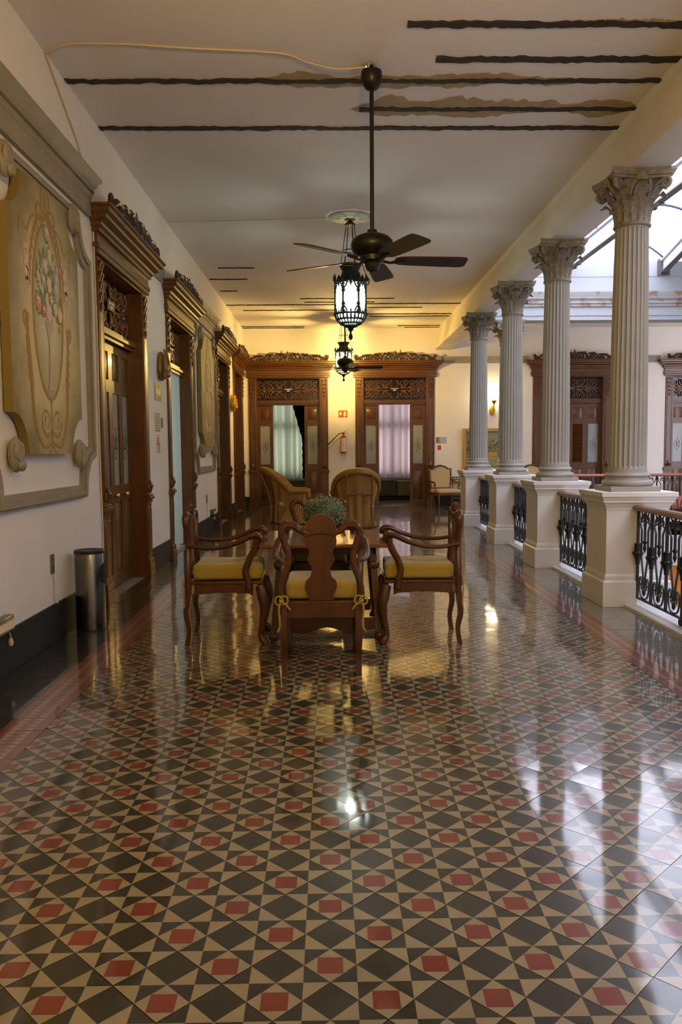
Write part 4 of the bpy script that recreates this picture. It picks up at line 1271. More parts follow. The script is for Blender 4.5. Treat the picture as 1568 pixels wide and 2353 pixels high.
# ================================================================== WICKER CHAIRS
def wicker_chair(name, label, loc, rotz):
    """local front is +y"""
    t = thing(name, label, 'armchair', loc, rotz, 'wicker armchairs')
    n = 168
    def plan(s):   # s in [0,1]: front left arm -> back -> front right arm
        a = -0.06+s*(PI+0.12)
        hw = 0.40
        k = math.sin(a)
        x = -hw*math.cos(a)*(1.0+0.0*k)
        y = 0.36 - 0.74*max(0, k)**0.55
        return x, y
    def top(s):
        u = abs(s-0.5)*2
        if u > 0.8: return 0.665
        return 0.665+0.43*(1-(u/0.8)**2)**0.85
    g = G(); vs, fs, uv = [], [], []; rows = 14
    for k in range(rows+1):
        for i in range(n+1):
            s = i/n; x, y = plan(s); zt = top(s); q = k/rows
            z = q*zt
            back = max(0, 1-abs(s-0.5)*2/0.55)
            fl = 1.0-0.06*math.sin(q*PI*0.9)+0.03*(1-q)
            yy = y*fl-back*0.20*max(0, (z-0.40)/0.7)**1.4
            xx = x*(1.03-0.19*math.sin(PI*min(1.0, z/0.66)) if z < 0.66 else 1.03+0.20*min(1, (z-0.66)/0.3))
            xx += (0.0028 if i % 2 else -0.0028)*math.cos(PI*s)*-1; yy += (0.003 if i % 2 else -0.003)*math.sin(PI*s)
            vs.append((xx, yy, z)); uv.append((i*0.1714, z*24))
    for k in range(rows):
        for i in range(n):
            a = k*(n+1)+i; fs.append((a, a+1, a+n+2, a+n+1))
    g.add(vs, fs)
    me = mesh('shell', g, 'wicker', 60)
    ul = me.uv_layers.new(name='uv')
    for p in me.polygons:
        for li in p.loop_indices:
            ul.data[li].uv = uv[me.loops[li].vertex_index]
    o = obj('shell', me, None, t)
    sol = o.modifiers.new('thick', 'SOLIDIFY'); sol.thickness = 0.03; sol.offset = 1
    rim = vs[rows*(n+1)::4]
    g = G(); fl0 = (rim[0][0], rim[0][1], 0.34); fl1 = (rim[-1][0], rim[-1][1], 0.34)
    rim = [(x*1.06, y-0.03*max(0, (z-0.7)/0.4), z) for x, y, z in rim]
    fl0 = (fl0[0]*0.90, fl0[1], fl0[2]); fl1 = (fl1[0]*0.90, fl1[1], fl1[2])
    path = [fl0, (fl0[0], fl0[1]+0.015, 0.52)]+rim+[(fl1[0], fl1[1]+0.015, 0.52), fl1]
    g.tube(path, interp([0.03, 0.055, 0.06, 0.07, 0.065, 0.07, 0.06, 0.055, 0.03], len(path)), 8)
    me = mesh('rolled_rim', g, 'wicker', 60); ul = me.uv_layers.new(name='uv')
    for p in me.polygons:
        for j, li in enumerate(p.loop_indices):
            v = me.loops[li].vertex_index; ul.data[li].uv = ((v % 8)*0.8, (v//8)*1.2)
    obj('rolled_rim', me, None, t)
    g = G(); g.tube(smooth_pts([(-0.27, -0.40, 0.60), (-0.14, -0.455, 0.66), (0.14, -0.455, 0.66), (0.27, -0.40, 0.60)], 4), 0.018, 6); obj('back_band', g, 'wicker', t)
    for s in (1, -1):   # two stout canes up the outside of the back
        g = G(); g.tube(smooth_pts([(s*0.27, -0.40, 0.05), (s*0.255, -0.40, 0.35), (s*0.25, -0.47, 0.7), (s*0.25, -0.60, 1.02)], 4), 0.026, 6); obj('cane', g, 'wicker', t)
    g = G(); g.box(-0.34, 0.34, -0.26, 0.36, 0.0, 0.36); me = mesh('seat_box', g, 'wicker', 30); obj('seat_box', me, None, t, bevel=0.02)
    g = G(); g.box(-0.33, 0.33, -0.24, 0.37, 0.362, 0.44); c = obj('seat_cushion', g, 'upholstery', t, bevel=0.03)
    return t
wicker_chair('wicker_armchair', 'honey wicker armchair in profile, left of the pair', (-0.80, 16.75, 0), -PI/2)
wicker_chair('wicker_armchair', 'honey wicker armchair showing its tall rounded back, right of the pair', (0.50, 15.75, 0), 0.10)

# ================================================================== UPHOLSTERED ARMCHAIRS
def salon_chair(label, loc, rotz):
    t = thing('salon_armchair', label, 'armchair', loc, rotz, 'cream upholstered armchairs')
    fr = [(-0.26, 0.52), (-0.28, 0.72), (-0.29, 1.00), (-0.22, 0.99), (-0.12, 1.05), (0, 1.075), (0.12, 1.05), (0.22, 0.99), (0.29, 1.00), (0.28, 0.72), (0.26, 0.52)]
    g = G(); P = [(x, -0.30-0.10*(z-0.5), z) for x, z in fr]
    g.tube(P+[(0.12, -0.30, 0.50), (-0.12, -0.30, 0.50)], 0.024, 8, closed=True, up=(0, 1, 0)); obj('back_frame', g, 'armchair_wood', t)
    g = G(); g.prism([(x*0.93, 0.52+(z-0.52)*0.96) for x, z in fr][::-1], -0.025, 0.025); o = obj('back_pad', g, 'upholstery', t, (0, -0.315, 0), (0.1, 0, 0), bevel=0.02, label='cream padded back')
    o.location = (0, -0.265, 0)
    g = G(); g.box(-0.30, 0.30, -0.29, 0.30, 0.40, 0.50); o = obj('seat_pad', g, 'upholstery', t, bevel=0.045, label='cream padded seat'); o.modifiers['bevel'].segments = 4
    g = G(); g.box(-0.30, 0.30, -0.29, 0.29, 0.355, 0.405); obj('seat_frame', g, 'armchair_wood', t, bevel=0.006)
    for sx in (1, -1):
        for y in (-0.27, 0.27):
            g = G(); g.tube([(sx*0.28, y, 0.40), (sx*0.285, y*1.02, 0.30), (sx*0.27, y, 0.06), (sx*0.27, y, 0.0)], [0.032, 0.028, 0.016, 0.018], 8); obj('leg', g, 'armchair_wood', t)
        g = G(); g.tube(smooth_pts([(sx*0.285, -0.33, 0.72), (sx*0.32, -0.12, 0.68), (sx*0.335, 0.08, 0.67), (sx*0.33, 0.12, 0.64), (sx*0.31, 0.10, 0.54), (sx*0.29, 0.15, 0.42)], 4), 0.022, 7); obj('arm', g, 'armchair_wood', t)
        g = G(); g.ball((sx*0.325, -0.02, 0.695), (0.03, 0.085, 0.022), 8, 6); obj('arm_pad', g, 'upholstery', t)
    return t
salon_chair('cream upholstered armchair with carved wooden frame beside the right end-wall doorway', (2.88, 20.15, 0), PI+0.25)
salon_chair('cream upholstered armchair half hidden behind the second column', (5.12, 20.3, 0), PI-0.1)

# iron serving cart behind the last pedestal
t = thing('serving_cart', 'black wrought iron serving cart with spoked wheel behind the last pedestal', 'cart', (3.47, 20.78, 0))
g = G(); g.box(-0.36, 0.36, -0.2, 0.2, 0.78, 0.80); obj('top', g, 'marble', t)
g = G(); g.box(-0.36, 0.36, -0.21, -0.19, 0.765, 0.785); g.box(-0.36, 0.36, -0.21, -0.19, 0.60, 0.615)
for i in range(13): g.box(-0.36+i*0.058, -0.35+i*0.058, -0.21, -0.19, 0.60, 0.78)
for i in range(12): g.tube([(-0.327+i*0.058+0.02*math.cos(a), -0.2, 0.69+0.045*math.sin(a)) for a in [k*PI/4 for k in range(8)]], 0.006, 4, closed=True)
obj('fret_band', g, 'iron', t)
for x in (-0.34, 0.34):
    for y in (-0.18, 0.18):
        g = G(); g.tube([(x, y, 0.0), (x, y, 0.78)], 0.011, 6); obj('leg', g, 'iron', t)
g = G(); g.box(-0.34, 0.34, -0.18, 0.18, 0.22, 0.235); obj('shelf', g, 'iron', t)
g = G(); wc = (0.02, -0.23, 0.36)
g.tube([(wc[0]+0.2*math.cos(a), wc[1], wc[2]+0.2*math.sin(a)) for a in [k*2*PI/28 for k in range(28)]], 0.014, 6, closed=True)
for k in range(8): g.tube([wc, (wc[0]+0.2*math.cos(k*PI/4), wc[1], wc[2]+0.2*math.sin(k*PI/4))], 0.007, 5)
g.ball(wc, 0.03); obj('wheel', g, 'iron', t)

# carved low settle in the far gallery (right edge)
t = thing('carved_settle', 'reddish wooden settle with a rounded scalloped top behind the far railing', 'bench', (7.75, 17.9, 0))
ps = [(-0.75, 0), (-0.75, 0.22)]+[(-0.75+1.5*i/24, 0.24+0.16*math.sin(PI*i/24)+0.02*abs(math.sin(i*1.6))) for i in range(25)]+[(0.75, 0.22), (0.75, 0)]
g = G(); g.prism(ps[::-1], 0.2, 0.24); obj('back', g, 'red_wood_and_light', t)
g = G(); g.box(-0.72, 0.72, -0.22, 0.2, 0.14, 0.18); obj('seat', g, 'red_wood_and_light', t)
for x in (-0.66, 0.66):
    for y in (-0.18, 0.16):
        g = G(); g.box(x-0.03, x+0.03, y-0.03, y+0.03, 0, 0.14); obj('leg', g, 'red_wood_and_light', t)

# ================================================================== CEILING FANS
def fan(label, loc, rod, s, a0):
    t = thing('ceiling_fan', label, 'fan', loc, 0, 'ceiling fans'); t.scale = (s, s, s)
    # local z = 0 at blade height
    g = G(); g.lathe([(0.012, -0.10), (0.045, -0.085), (0.06, -0.05), (0.065, -0.03), (0.10, -0.01), (0.10, 0.03), (0.15, 0.055), (0.172, 0.085), (0.178, 0.12), (0.17, 0.155), (0.14, 0.185), (0.09, 0.205), (0.045, 0.215), (0.04, 0.24), (0.022, 0.25)], 28)
    obj('motor', g, 'bronze', t)
    g = G(); g.lathe([(0.017, 0.24), (0.017, rod)], 12); obj('rod', g, 'bronze', t)
    g = G(); g.lathe([(0.018, rod-0.20), (0.05, rod-0.185), (0.078, rod-0.14), (0.088, rod-0.09), (0.085, rod-0.05), (0.06, rod-0.045)], 20); obj('canopy', g, 'bronze', t)
    g = G()
    for a, h in ((0.3, 0.05), (1.5, 0.03), (2.6, 0.05), (4.0, 0.045)):
        g.tube([(0.05*math.cos(a), 0.05*math.sin(a), rod-0.05), (0.045*math.cos(a+.3), 0.045*math.sin(a+.3), rod)], 0.010, 5)
    g.ball((-0.04, -0.03, rod-0.045), (0.035, 0.02, 0.012), 8, 5); obj('hanger', g, 'grey_metal', t)
    for k in range(5):
        a = a0+k*2*PI/5
        X = RZ(a) @ TR(0, 0, 0) @ Matrix.Rotation(-0.21, 4, 'X')
        w = [(0.19, 0.045), (0.23, 0.070), (0.32, 0.080), (0.60, 0.090), (0.74, 0.092), (0.785, 0.084), (0.80, 0.06)]
        g = G(); top = [(x, y) for x, y in w]+[(x, -y) for x, y in reversed(w)]; n = len(top)
        g.add([(x, y, 0.004) for x, y in top]+[(x, y, -0.004) for x, y in top], [tuple(range(n-1, -1, -1)), tuple(range(n, 2*n))]+[(i, (i+1) % n, n+(i+1) % n, n+i) for i in range(n)], X=X)
        b = obj('blade', g, 'fan_blade', t)
        g = G(); g.tube([(0.09, 0, -0.01), (0.15, 0, -0.02), (0.21, 0, -0.008), (0.28, 0, -0.008)], [0.02, 0.018, 0.03, 0.012], 6, X=X, flat=0.5); obj('blade_iron', g, 'bronze', b)
    return t
fan('dark bronze ceiling fan on a long rod, the near one over the table', (0.368, 6.85, 3.06), 1.55, 1.0, math.radians(6.8))
fan('dark bronze ceiling fan seen edge on in front of the far lantern', (0.352, 17.5, 3.235), 1.375, 1.0, math.radians(-4))

# ================================================================== LANTERNS
def lantern(label, loc, s, pane, watts, col, near=False):
    """hexagonal pierced hanging lantern, origin at the ceiling; local glass from -1.30 to -0.88"""
    t = thing('hanging_lantern', label, 'lantern', loc, 0, 'hexagonal hanging lanterns'); t.scale = (s, s, s)
    R = 0.205; zt, zb = -0.88, -1.29
    hexa = [(R*math.cos(PI/3*k), R*math.sin(PI/3*k)) for k in range(6)]
    for k in range(6):
        a, b = hexa[k], hexa[(k+1) % 6]
        g = G(); q = 0.965
        g.add([(a[0]*q, a[1]*q, zb), (b[0]*q, b[1]*q, zb), (b[0]*q, b[1]*q, zt), (a[0]*q, a[1]*q, zt)], [(0, 1, 2, 3)])
        obj('glass_pane', g, pane, t, label='glowing glass pane')
        g = G(); g.tube([(a[0], a[1], zb-0.03), (a[0], a[1], zt+0.05)], 0.015, 6)
        A, B = Vector((a[0], a[1], 0)), Vector((b[0], b[1], 0)); out = (A+B)*0.5; out.normalize()
        def pt(u, z): return A+(B-A)*u+out*0.004+Vector((0, 0, z))
        # pierced scroll border of the pane: corners, mid-top and mid-bottom tongues
        for u0, su in ((0.0, 1), (1.0, -1)):
            for zc, sz in ((zt, -1), (zb, 1)):
                g.tube([pt(u0+su*(0.02+0.26*i/8), zc+sz*(0.085*math.cos(i/8*PI/2)+0.004)) for i in range(9)], 0.011, 4)
                g.tube([pt(u0+su*0.10, zc+sz*0.10), pt(u0+su*0.05, zc+sz*0.14), pt(u0+su*0.02, zc+sz*0.13)], [0.014, 0.010, 0.004], 4)
                g.ball(tuple(pt(u0+su*0.09, zc+sz*0.03)), 0.012, 6, 4)
        for zc, sz in ((zt, -1), (zb, 1)):
            g.tube([pt(0.5, zc), pt(0.5, zc+sz*0.03), pt(0.5, zc+sz*0.06)], [0.030, 0.016, 0.003], 5)
            g.tube([pt(0, zc), pt(1, zc)], 0.013, 5)
        g.tube([pt(0.5, zt+0.0), pt(0.5, zt+0.05), pt(0.5, zt+0.10)], [0.05, 0.03, 0.004], 5)
        g.tube([A+Vector((0, 0, zt+0.03))+Vector((a[0], a[1], 0))*0.05, A+Vector((a[0]*0.05, a[1]*0.05, zt+0.09)), A+Vector((a[0]*0.02, a[1]*0.02, zt+0.13))], [0.026, 0.020, 0.003], 5)
        obj('frame_side', g, 'lantern_iron', t)
    g = G()
    g.lathe([(0.205, zt), (0.20, zt+0.03), (0.15, zt+0.07), (0.115, zt+0.13), (0.11, zt+0.16), (0.155, zt+0.245), (0.16, zt+0.25), (0.13, zt+0.235), (0.09, zt+0.16), (0.08, zt+0.10), (0.10, zt+0.05)], 18, caps=False)
    obj('crown', g, 'lantern_iron', t)
    g = G()   # pierced bowl: ribs and rings with a glowing bowl inside
    pr = [(0.205, zb), (0.20, zb-0.05), (0.165, zb-0.10), (0.11, zb-0.14), (0.06, zb-0.165), (0.03, zb-0.18)]
    for k in range(24):
        a = 2*PI*k/24
        g.tube([(r*math.cos(a), r*math.sin(a), z) for r, z in pr], [0.010, 0.014, 0.010, 0.010, 0.008, 0.006], 4)
    for r, z, w in ((0.207, zb, 0.018), (0.185, zb-0.072, 0.017), (0.14, zb-0.122, 0.016), (0.085, zb-0.155, 0.014)):
        g.tube([(r*math.cos(2*PI*i/30), r*math.sin(2*PI*i/30), z) for i in range(30)], w, 5, closed=True)
    g.lathe([(0.075, zb-0.162), (0.05, zb-0.178), (0.03, zb-0.20), (0.045, zb-0.205), (0.018, zb-0.225), (0.012, zb-0.25), (0.024, zb-0.275), (0.03, zb-0.305), (0.02, zb-0.33), (0.004, zb-0.345)], 12)
    for k in range(6):
        a = PI/3*k
        g.tube([(0.20*math.cos(a), 0.20*math.sin(a), zb), (0.225*math.cos(a), 0.225*math.sin(a), zb-0.01), (0.235*math.cos(a), 0.235*math.sin(a), zb+0.01)], [0.014, 0.012, 0.004], 5)
    obj('pierced_bowl', g, 'lantern_iron', t)
    g = G(); g.lathe([(r*0.93, z+0.004) for r, z in pr], 18, caps=False); obj('inner_bowl', g, pane, t, label='glowing glass bowl')
    g = G()
    for k in range(6):
        a = PI/3*k
        if k % 2 == 0:
            g.tube([(0.05*math.cos(a), 0.05*math.sin(a), -0.10), (0.10*math.cos(a), 0.10*math.sin(a), -0.45), (0.225*math.cos(a), 0.225*math.sin(a), zt+0.08)], 0.006, 5)
            g.tube([(0.225*math.cos(a)+0.028*math.cos(a)*math.cos(q), 0.225*math.sin(a)+0.028*math.sin(a)*math.cos(q), zt+0.03+0.05*math.sin(q)) for q in [i*2*PI/10 for i in range(10)]], 0.007, 4, closed=True)
        else:
            g.tube([(0.05*math.cos(a), 0.05*math.sin(a), -0.10), (0.10*math.cos(a), 0.10*math.sin(a), -0.45), (0.135*math.cos(a), 0.135*math.sin(a), zt+0.22)], 0.006, 5)
    g.tube([(0.10*math.cos(2*PI*i/20), 0.10*math.sin(2*PI*i/20), -0.45) for i in range(20)], 0.008, 5, closed=True)
    obj('hanging_chain', g, 'lantern_iron', t)
    g = G(); g.lathe([(0.07, -0.12), (0.075, -0.10), (0.05, -0.08), (0.02, -0.05), (0.02, -0.03), (0.015, 0.0)], 14); obj('hook_plate', g, 'lantern_iron', t)
    bulb(t, (0, 0, -1.08), watts, col)
    if not near:
        g = G(); g.lathe([(0.29/s, 0.0), (0.29/s, -0.012), (0.26/s, -0.025), (0.10/s, -0.028), (0.05/s, -0.05)][::-1], 32); obj('ceiling_rose', g, 'stone_paint', t, label='round plaster ceiling rose')
    return t
lantern('hexagonal pierced lantern glowing white green behind the near fan', (0.302, 11.15, CEIL), 1.0, 'lamp_cool', LAMP_COOL, COOL)
lantern('hexagonal pierced lantern glowing warm white behind the far fan', (0.355, 19.5, CEIL), 0.92, 'lamp_warm', LAMP_WARM, WARM)
lantern('unseen hexagonal pierced lantern added overhead behind the viewer', (0.28, 1.5, CEIL), 1.0, 'lamp_near', LAMP_NEAR, WARM, True)  # added out of view to account for the warm foreground light

# ================================================================== WALL SCONCE, PICTURE, WALL FITTINGS
def sconce(label, loc, rot, watts):
    t = thing('wall_sconce', label, 'lamp', loc, rot, 'globe wall lamps')
    g = G(); g.ball((0, -0.26, 0.13), 0.14, 20, 14); obj('globe', g, 'lamp_globe', t, label='glowing white globe'); bulb(t, (0, -0.26, 0.13), watts, WARM, 0.09)
    g = G(); g.lathe([(0.03, -0.10), (0.05, -0.06), (0.085, -0.015), (0.07, 0.0)], 14, c=(0, -0.26)); obj('cup', g, 'brass', t)
    g = G(); g.tube(smooth_pts([(0, -0.01, -0.30), (0, -0.12, -0.36), (0, -0.24, -0.26), (0, -0.26, -0.08)], 5), 0.020, 7)
    for s in (1, -1): g.tube(spiral(s*0.04, -0.26, 0.05, 0.015, -PI/2, 1.2, 12, -0.06, s), 0.012, 5)
    g.ball((0, -0.02, -0.26), (0.06, 0.025, 0.13), 10, 8); obj('bracket', g, 'bright_gold', t)
    return t
sconce('glowing globe wall lamp on gold bracket above the framed picture', (4.24, WB, 2.74), 0, LAMP_GLOBE)
sconce('unseen globe wall lamp added in the far gallery beyond the right edge', (11.3, WB, 2.74), 0, LAMP_GLOBE*4)  # unseen lamp, added to warm the right end of the far gallery

t = thing('framed_picture', 'gilt framed picture of dark plants behind the last column', 'picture', (4.02, WB-0.03, 0.98))
g = G()
for x0, x1, z0, z1 in ((-0.55, -0.46, -0.05, 1.04), (0.46, 0.55, -0.05, 1.04), (-0.46, 0.46, 0.95, 1.04), (-0.46, 0.46, -0.05, 0.04)):
    g.box(x0, x1, -0.05, 0.028, z0, z1)
obj('frame', g, 'frame_gold', t, bevel=0.015)
g = G(); g.box(-0.46, 0.46, -0.005, 0.01, 0.04, 0.95); obj('canvas', g, 'pic_sky', t)
g = G(); rnd = random.Random(11)
for i in range(120):
    cx = rnd.choice((-0.26, 0.27)); a = rnd.uniform(0, 2*PI); r = rnd.random()**0.6
    c = Vector((cx+0.20*r*math.cos(a), -0.008-0.0001*i*0.02, 0.52+0.24*r*math.sin(a)))
    L, w, b = rnd.uniform(0.04, 0.10), rnd.uniform(0.012, 0.025), rnd.uniform(0, PI)
    d = Vector((math.cos(b), 0, math.sin(b))); e = Vector((-d.z, 0, d.x))
    g.add([c-d*L*.5, c+e*w, c+d*L*.5, c-e*w], [(0, 1, 2, 3)])
obj('painted_plants', g, 'pic_green', t, smooth=0)
g = G(); g.box(-0.46, 0.46, -0.009, -0.006, 0.22, 0.28); g.add([(0.14, -0.01, 0.30), (0.34, -0.01, 0.30), (0.38, -0.01, 0.42), (0.10, -0.01, 0.42)], [(0, 1, 2, 3)])
obj('painted_bowl', g, 'frame_gold', t, smooth=0)

t = thing('fire_extinguisher', 'red fire extinguisher with white label hung between the two end-wall doorways', 'extinguisher', (0.365, WB-0.085, 1.40))
g = G(); g.lathe([(0.068, 0), (0.075, 0.012), (0.077, 0.05), (0.077, 0.40), (0.068, 0.44), (0.035, 0.465), (0.024, 0.47), (0.022, 0.50)], 22); obj('cylinder', g, 'red_paint', t)
g = G(); n = 12
g.add([(0.0785*math.cos(a), 0.0785*math.sin(a), z) for z in (0.045, 0.40) for a in [-PI/2-0.95+1.9*i/n for i in range(n+1)]], [(i, i+1, n+2+i, n+1+i) for i in range(n)])
obj('label', g, 'sign_white', t, label='white printed label')
g = G(); rnd = random.Random(2)
for z in (0.30, 0.27, 0.22, 0.19, 0.16, 0.11):
    w = rnd.uniform(0.25, 0.6)
    g.add([(0.0795*math.cos(a), 0.0795*math.sin(a), zz) for zz in (z, z+0.008) for a in (-PI/2-w, -PI/2, -PI/2+w)], [(0, 1, 4, 3), (1, 2, 5, 4)])
obj('label_print', g, 'etched', t)
g = G(); g.lathe([(0.024, 0.49), (0.03, 0.50), (0.03, 0.53), (0.015, 0.545)], 12); g.tube([(0, 0, 0.535), (0.06, -0.01, 0.575), (0.125, -0.01, 0.61)], [0.012, 0.010, 0.008], 6, flat=0.6); g.tube([(0, 0, 0.515), (0.07, -0.01, 0.525), (0.135, -0.01, 0.515)], [0.012, 0.010, 0.008], 6, flat=0.6)
obj('valve_handle', g, 'etched', t)
g = G(); hp = smooth_pts([(0, -0.01, 0.515), (-0.10, -0.02, 0.505), (-0.22, -0.02, 0.40), (-0.36, -0.02, 0.26), (-0.42, -0.02, 0.22)], 5)
g.tube(hp, interp([0.012, 0.012, 0.012, 0.016, 0.02], len(hp)), 7); obj('hose', g, 'black_plastic', t)

def plaque(name, label, cat, loc, rot, w, h, m, extra=(), group=None):
    """flat sign lying on a wall; local x = width, front at -y; extra = [(material, geometry)] print"""
    t = thing(name, label, cat, loc, rot, group)
    g = G(); g.box(-w/2, w/2, -0.008, 0.0, -h/2, h/2); obj('plate', g, m, t, bevel=0.002)
    for k, (mm, gg) in enumerate(extra): obj('print', gg, mm, t, smooth=0)
    return t
def flat(polys, y=-0.0095):
    g = G()
    for p in polys: g.add([(x, y, z) for x, z in p], [tuple(range(len(p)))])
    return g
def rect(x0, x1, z0, z1): return [(x0, z0), (x1, z0), (x1, z1), (x0, z1)]
def ring(cx, cz, r0, r1, n=24):
    out = []
    for i in range(n):
        a, b = 2*PI*i/n, 2*PI*(i+1)/n
        out.append([(cx+r1*math.cos(a), cz+r1*math.sin(a)), (cx+r1*math.cos(b), cz+r1*math.sin(b)), (cx+r0*math.cos(b), cz+r0*math.sin(b)), (cx+r0*math.cos(a), cz+r0*math.sin(a))])
    return out
# red extinguisher sign: down arrow, extinguisher pictogram
arrow = [[(-0.085, 0.055), (-0.045, 0.055), (-0.045, 0.0), (-0.03, 0.0), (-0.065, -0.05), (-0.10, 0.0), (-0.085, 0.0)]]
ext = [rect(0.015, 0.065, -0.07, 0.02), [(0.025, 0.02), (0.055, 0.02), (0.075, 0.06), (0.02, 0.06)], rect(0.075, 0.085, -0.05, 0.04)]
plaque('extinguisher_sign', 'red sign with down arrow and extinguisher pictogram', 'sign', (0.36, WB, 2.42), 0, 0.235, 0.18, 'sign_red', [('sign_cream', flat(arrow+ext))])
plaque('call_panel', 'grey metal panel with vertical bands beside the right end-wall doorway', 'panel', (2.92, WB, 1.725), 0, 0.27, 0.16, 'grey_metal', [('sign_green', flat([rect(-0.06, -0.03, -0.07, 0.07)])), ('etched', flat([rect(-0.13, -0.075, -0.075, 0.075)]))])
plaque('alarm_button', 'small dark red alarm box under the grey panel', 'alarm', (2.87, WB, 1.53), 0, 0.09, 0.12, 'red_paint', [('sign_red', flat([rect(-0.025, 0.025, -0.02, 0.03)]))])
# left-wall signs between the first and second doorways
def lwall(y, z): return (WL, y, z)
exitar = [[(-0.13, 0.0), (-0.06, 0.07), (-0.06, 0.04), (0.14, 0.04), (0.14, -0.04), (-0.06, -0.04), (-0.06, -0.07)]]
plaque('exit_sign', 'green framed sign with cream arrow pointing left', 'sign', lwall(10.54, 2.25), LR, 0.38, 0.215, 'sign_green', [('sign_cream', flat(exitar)), ('etched', flat([rect(-0.02, 0.16, 0.062, 0.092), rect(-0.02, 0.16, -0.092, -0.062)]))])
lines = [rect(-0.11, 0.11-0.03*(i % 3), 0.10-0.03*i, 0.11-0.03*i) for i in range(8)]
plaque('notice', 'tan printed notice under the green arrow sign', 'notice', lwall(10.48, 1.865), LR, 0.30, 0.235, 'paper_tan', [('etched', flat(lines))])
plaque('light_switch', 'small brown switch plate beside the tan notice', 'switch', lwall(10.755, 1.865), LR, 0.10, 0.13, 'etched', [('old_gold', flat([rect(-0.02, 0.02, -0.03, 0.03)]))])
cig = [rect(-0.07, 0.05, -0.012, 0.012), [(-0.068, 0.05), (-0.05, 0.068), (0.068, -0.05), (0.05, -0.068)]]
plaque('no_smoking_sign', 'white sign with red crossed ring under the tan notice', 'sign', lwall(10.475, 1.592), LR, 0.25, 0.225, 'sign_white', [('sign_red', flat(ring(0, 0, 0.068, 0.090)+[cig[1]])), ('etched', flat([cig[0]], -0.0092)), ('sign_red', flat([rect(-0.12, 0.12, 0.10, 0.108), rect(-0.12, 0.12, -0.108, -0.10)]))])
plaque('card_switch', 'white oblong switch beside the first doorway', 'switch', lwall(7.755, 1.605), LR, 0.075, 0.125, 'cream_plastic', [('brass', flat([rect(-0.012, 0.012, 0.035, 0.055)]))])
plaque('wall_outlet', 'brown wall outlet plate above the baseboard near the bin', 'outlet', lwall(6.39, 0.615), LR, 0.085, 0.155, 'old_gold', [('etched', flat(ring(0, 0.03, 0, 0.02, 12)+ring(0, -0.03, 0, 0.02, 12)))])
plaque('wall_outlet', 'small dark outlet plate below the second painted panel', 'outlet', lwall(14.49, 0.635), LR, 0.11, 0.15, 'etched', [('old_gold', flat([rect(-0.02, 0.02, -0.03, 0.03)]))])
g = G(); g.tube(smooth_pts([(WL+0.008, 6.40, 0.535), (WL+0.008, 6.405, 0.42), (WL+0.008, 6.41, 0.31), (WL+0.02, 6.45, 0.297)], 4), 0.006, 5)
tag(obj('outlet_cord', g, 'cable'), 'pale cord running down from the brown outlet plate', 'cord')
g = G(); g.tube([(WL+0.008, 14.50, 0.56), (WL+0.008, 14.5, 0.30)], 0.005, 5)
tag(obj('outlet_cord', g, 'cable'), 'thin cord below the small dark outlet plate', 'cord')
# emergency light at the left edge, twin of it far along the wall
def emergency(y, z, label, hang):
    t = thing('emergency_light', label, 'lamp', (WL, y, z), LR, 'emergency lights')
    g = G(); g.box(-0.16, 0.16, -0.07, 0, -0.06, 0.055); obj('housing', g, 'steel', t, bevel=0.015)
    g = G(); g.box(-0.14, 0.14, -0.074, -0.069, -0.03, 0.02); obj('diffuser', g, 'sign_cream', t)
    g = G(); g.tube(smooth_pts([(0.15, -0.02, -0.05), (0.17, -0.03, -0.09), (0.175, -0.03, -hang)], 4), 0.005, 5); g.lathe([(0.012, -hang-0.05), (0.02, -hang-0.03), (0.012, -hang)], 8, c=(0.175, -0.03)); obj('cord', g, 'cable', t)
    return t
emergency(5.27, 0.36, 'small emergency light with dangling plug cut by the left edge', 0.12)
emergency(15.05, 0.36, 'small emergency light low on the wall past the second painted panel', 0.10)
# carved gilt wall bosses
def boss(label, y, z, m):
    t = thing('wall_boss', label, 'ornament', (WL, y, z), LR, 'carved gilt wall bosses')
    g = G(); rnd = random.Random(9)
    g.ball((0, -0.03, 0), (0.13, 0.07, 0.19), 14, 10)
    obj('body', g, m, t)
    g = G()
    for s in (1, -1):
        g.tube(smooth_pts([(s*0.02, -0.09, -0.16), (s*0.11, -0.11, -0.05), (s*0.09, -0.10, 0.08), (s*0.03, -0.09, 0.17)], 4), interp([0.015, 0.03, 0.025, 0.01], 13), 6)
        g.tube(spiral(s*0.06, -0.10, 0.055, 0.015, -PI/2, 1.2, 12, -0.09, s), 0.02, 6)
    g.tube([(-0.10, -0.09, -0.12), (0, -0.12, 0.02), (0.09, -0.08, 0.17), (0.07, -0.05, 0.23)], [0.02, 0.032, 0.026, 0.008], 6)
    g.ball((0.02, -0.115, -0.10), (0.05, 0.035, 0.05), 8, 6)
    obj('carved_leaves', g, m, t)
boss('carved old gold boss above the green arrow sign', 10.66, 2.59, 'old_gold')
boss('bright gold boss between the last two doorways of the left wall', 18.36, 2.55, 'bright_gold')
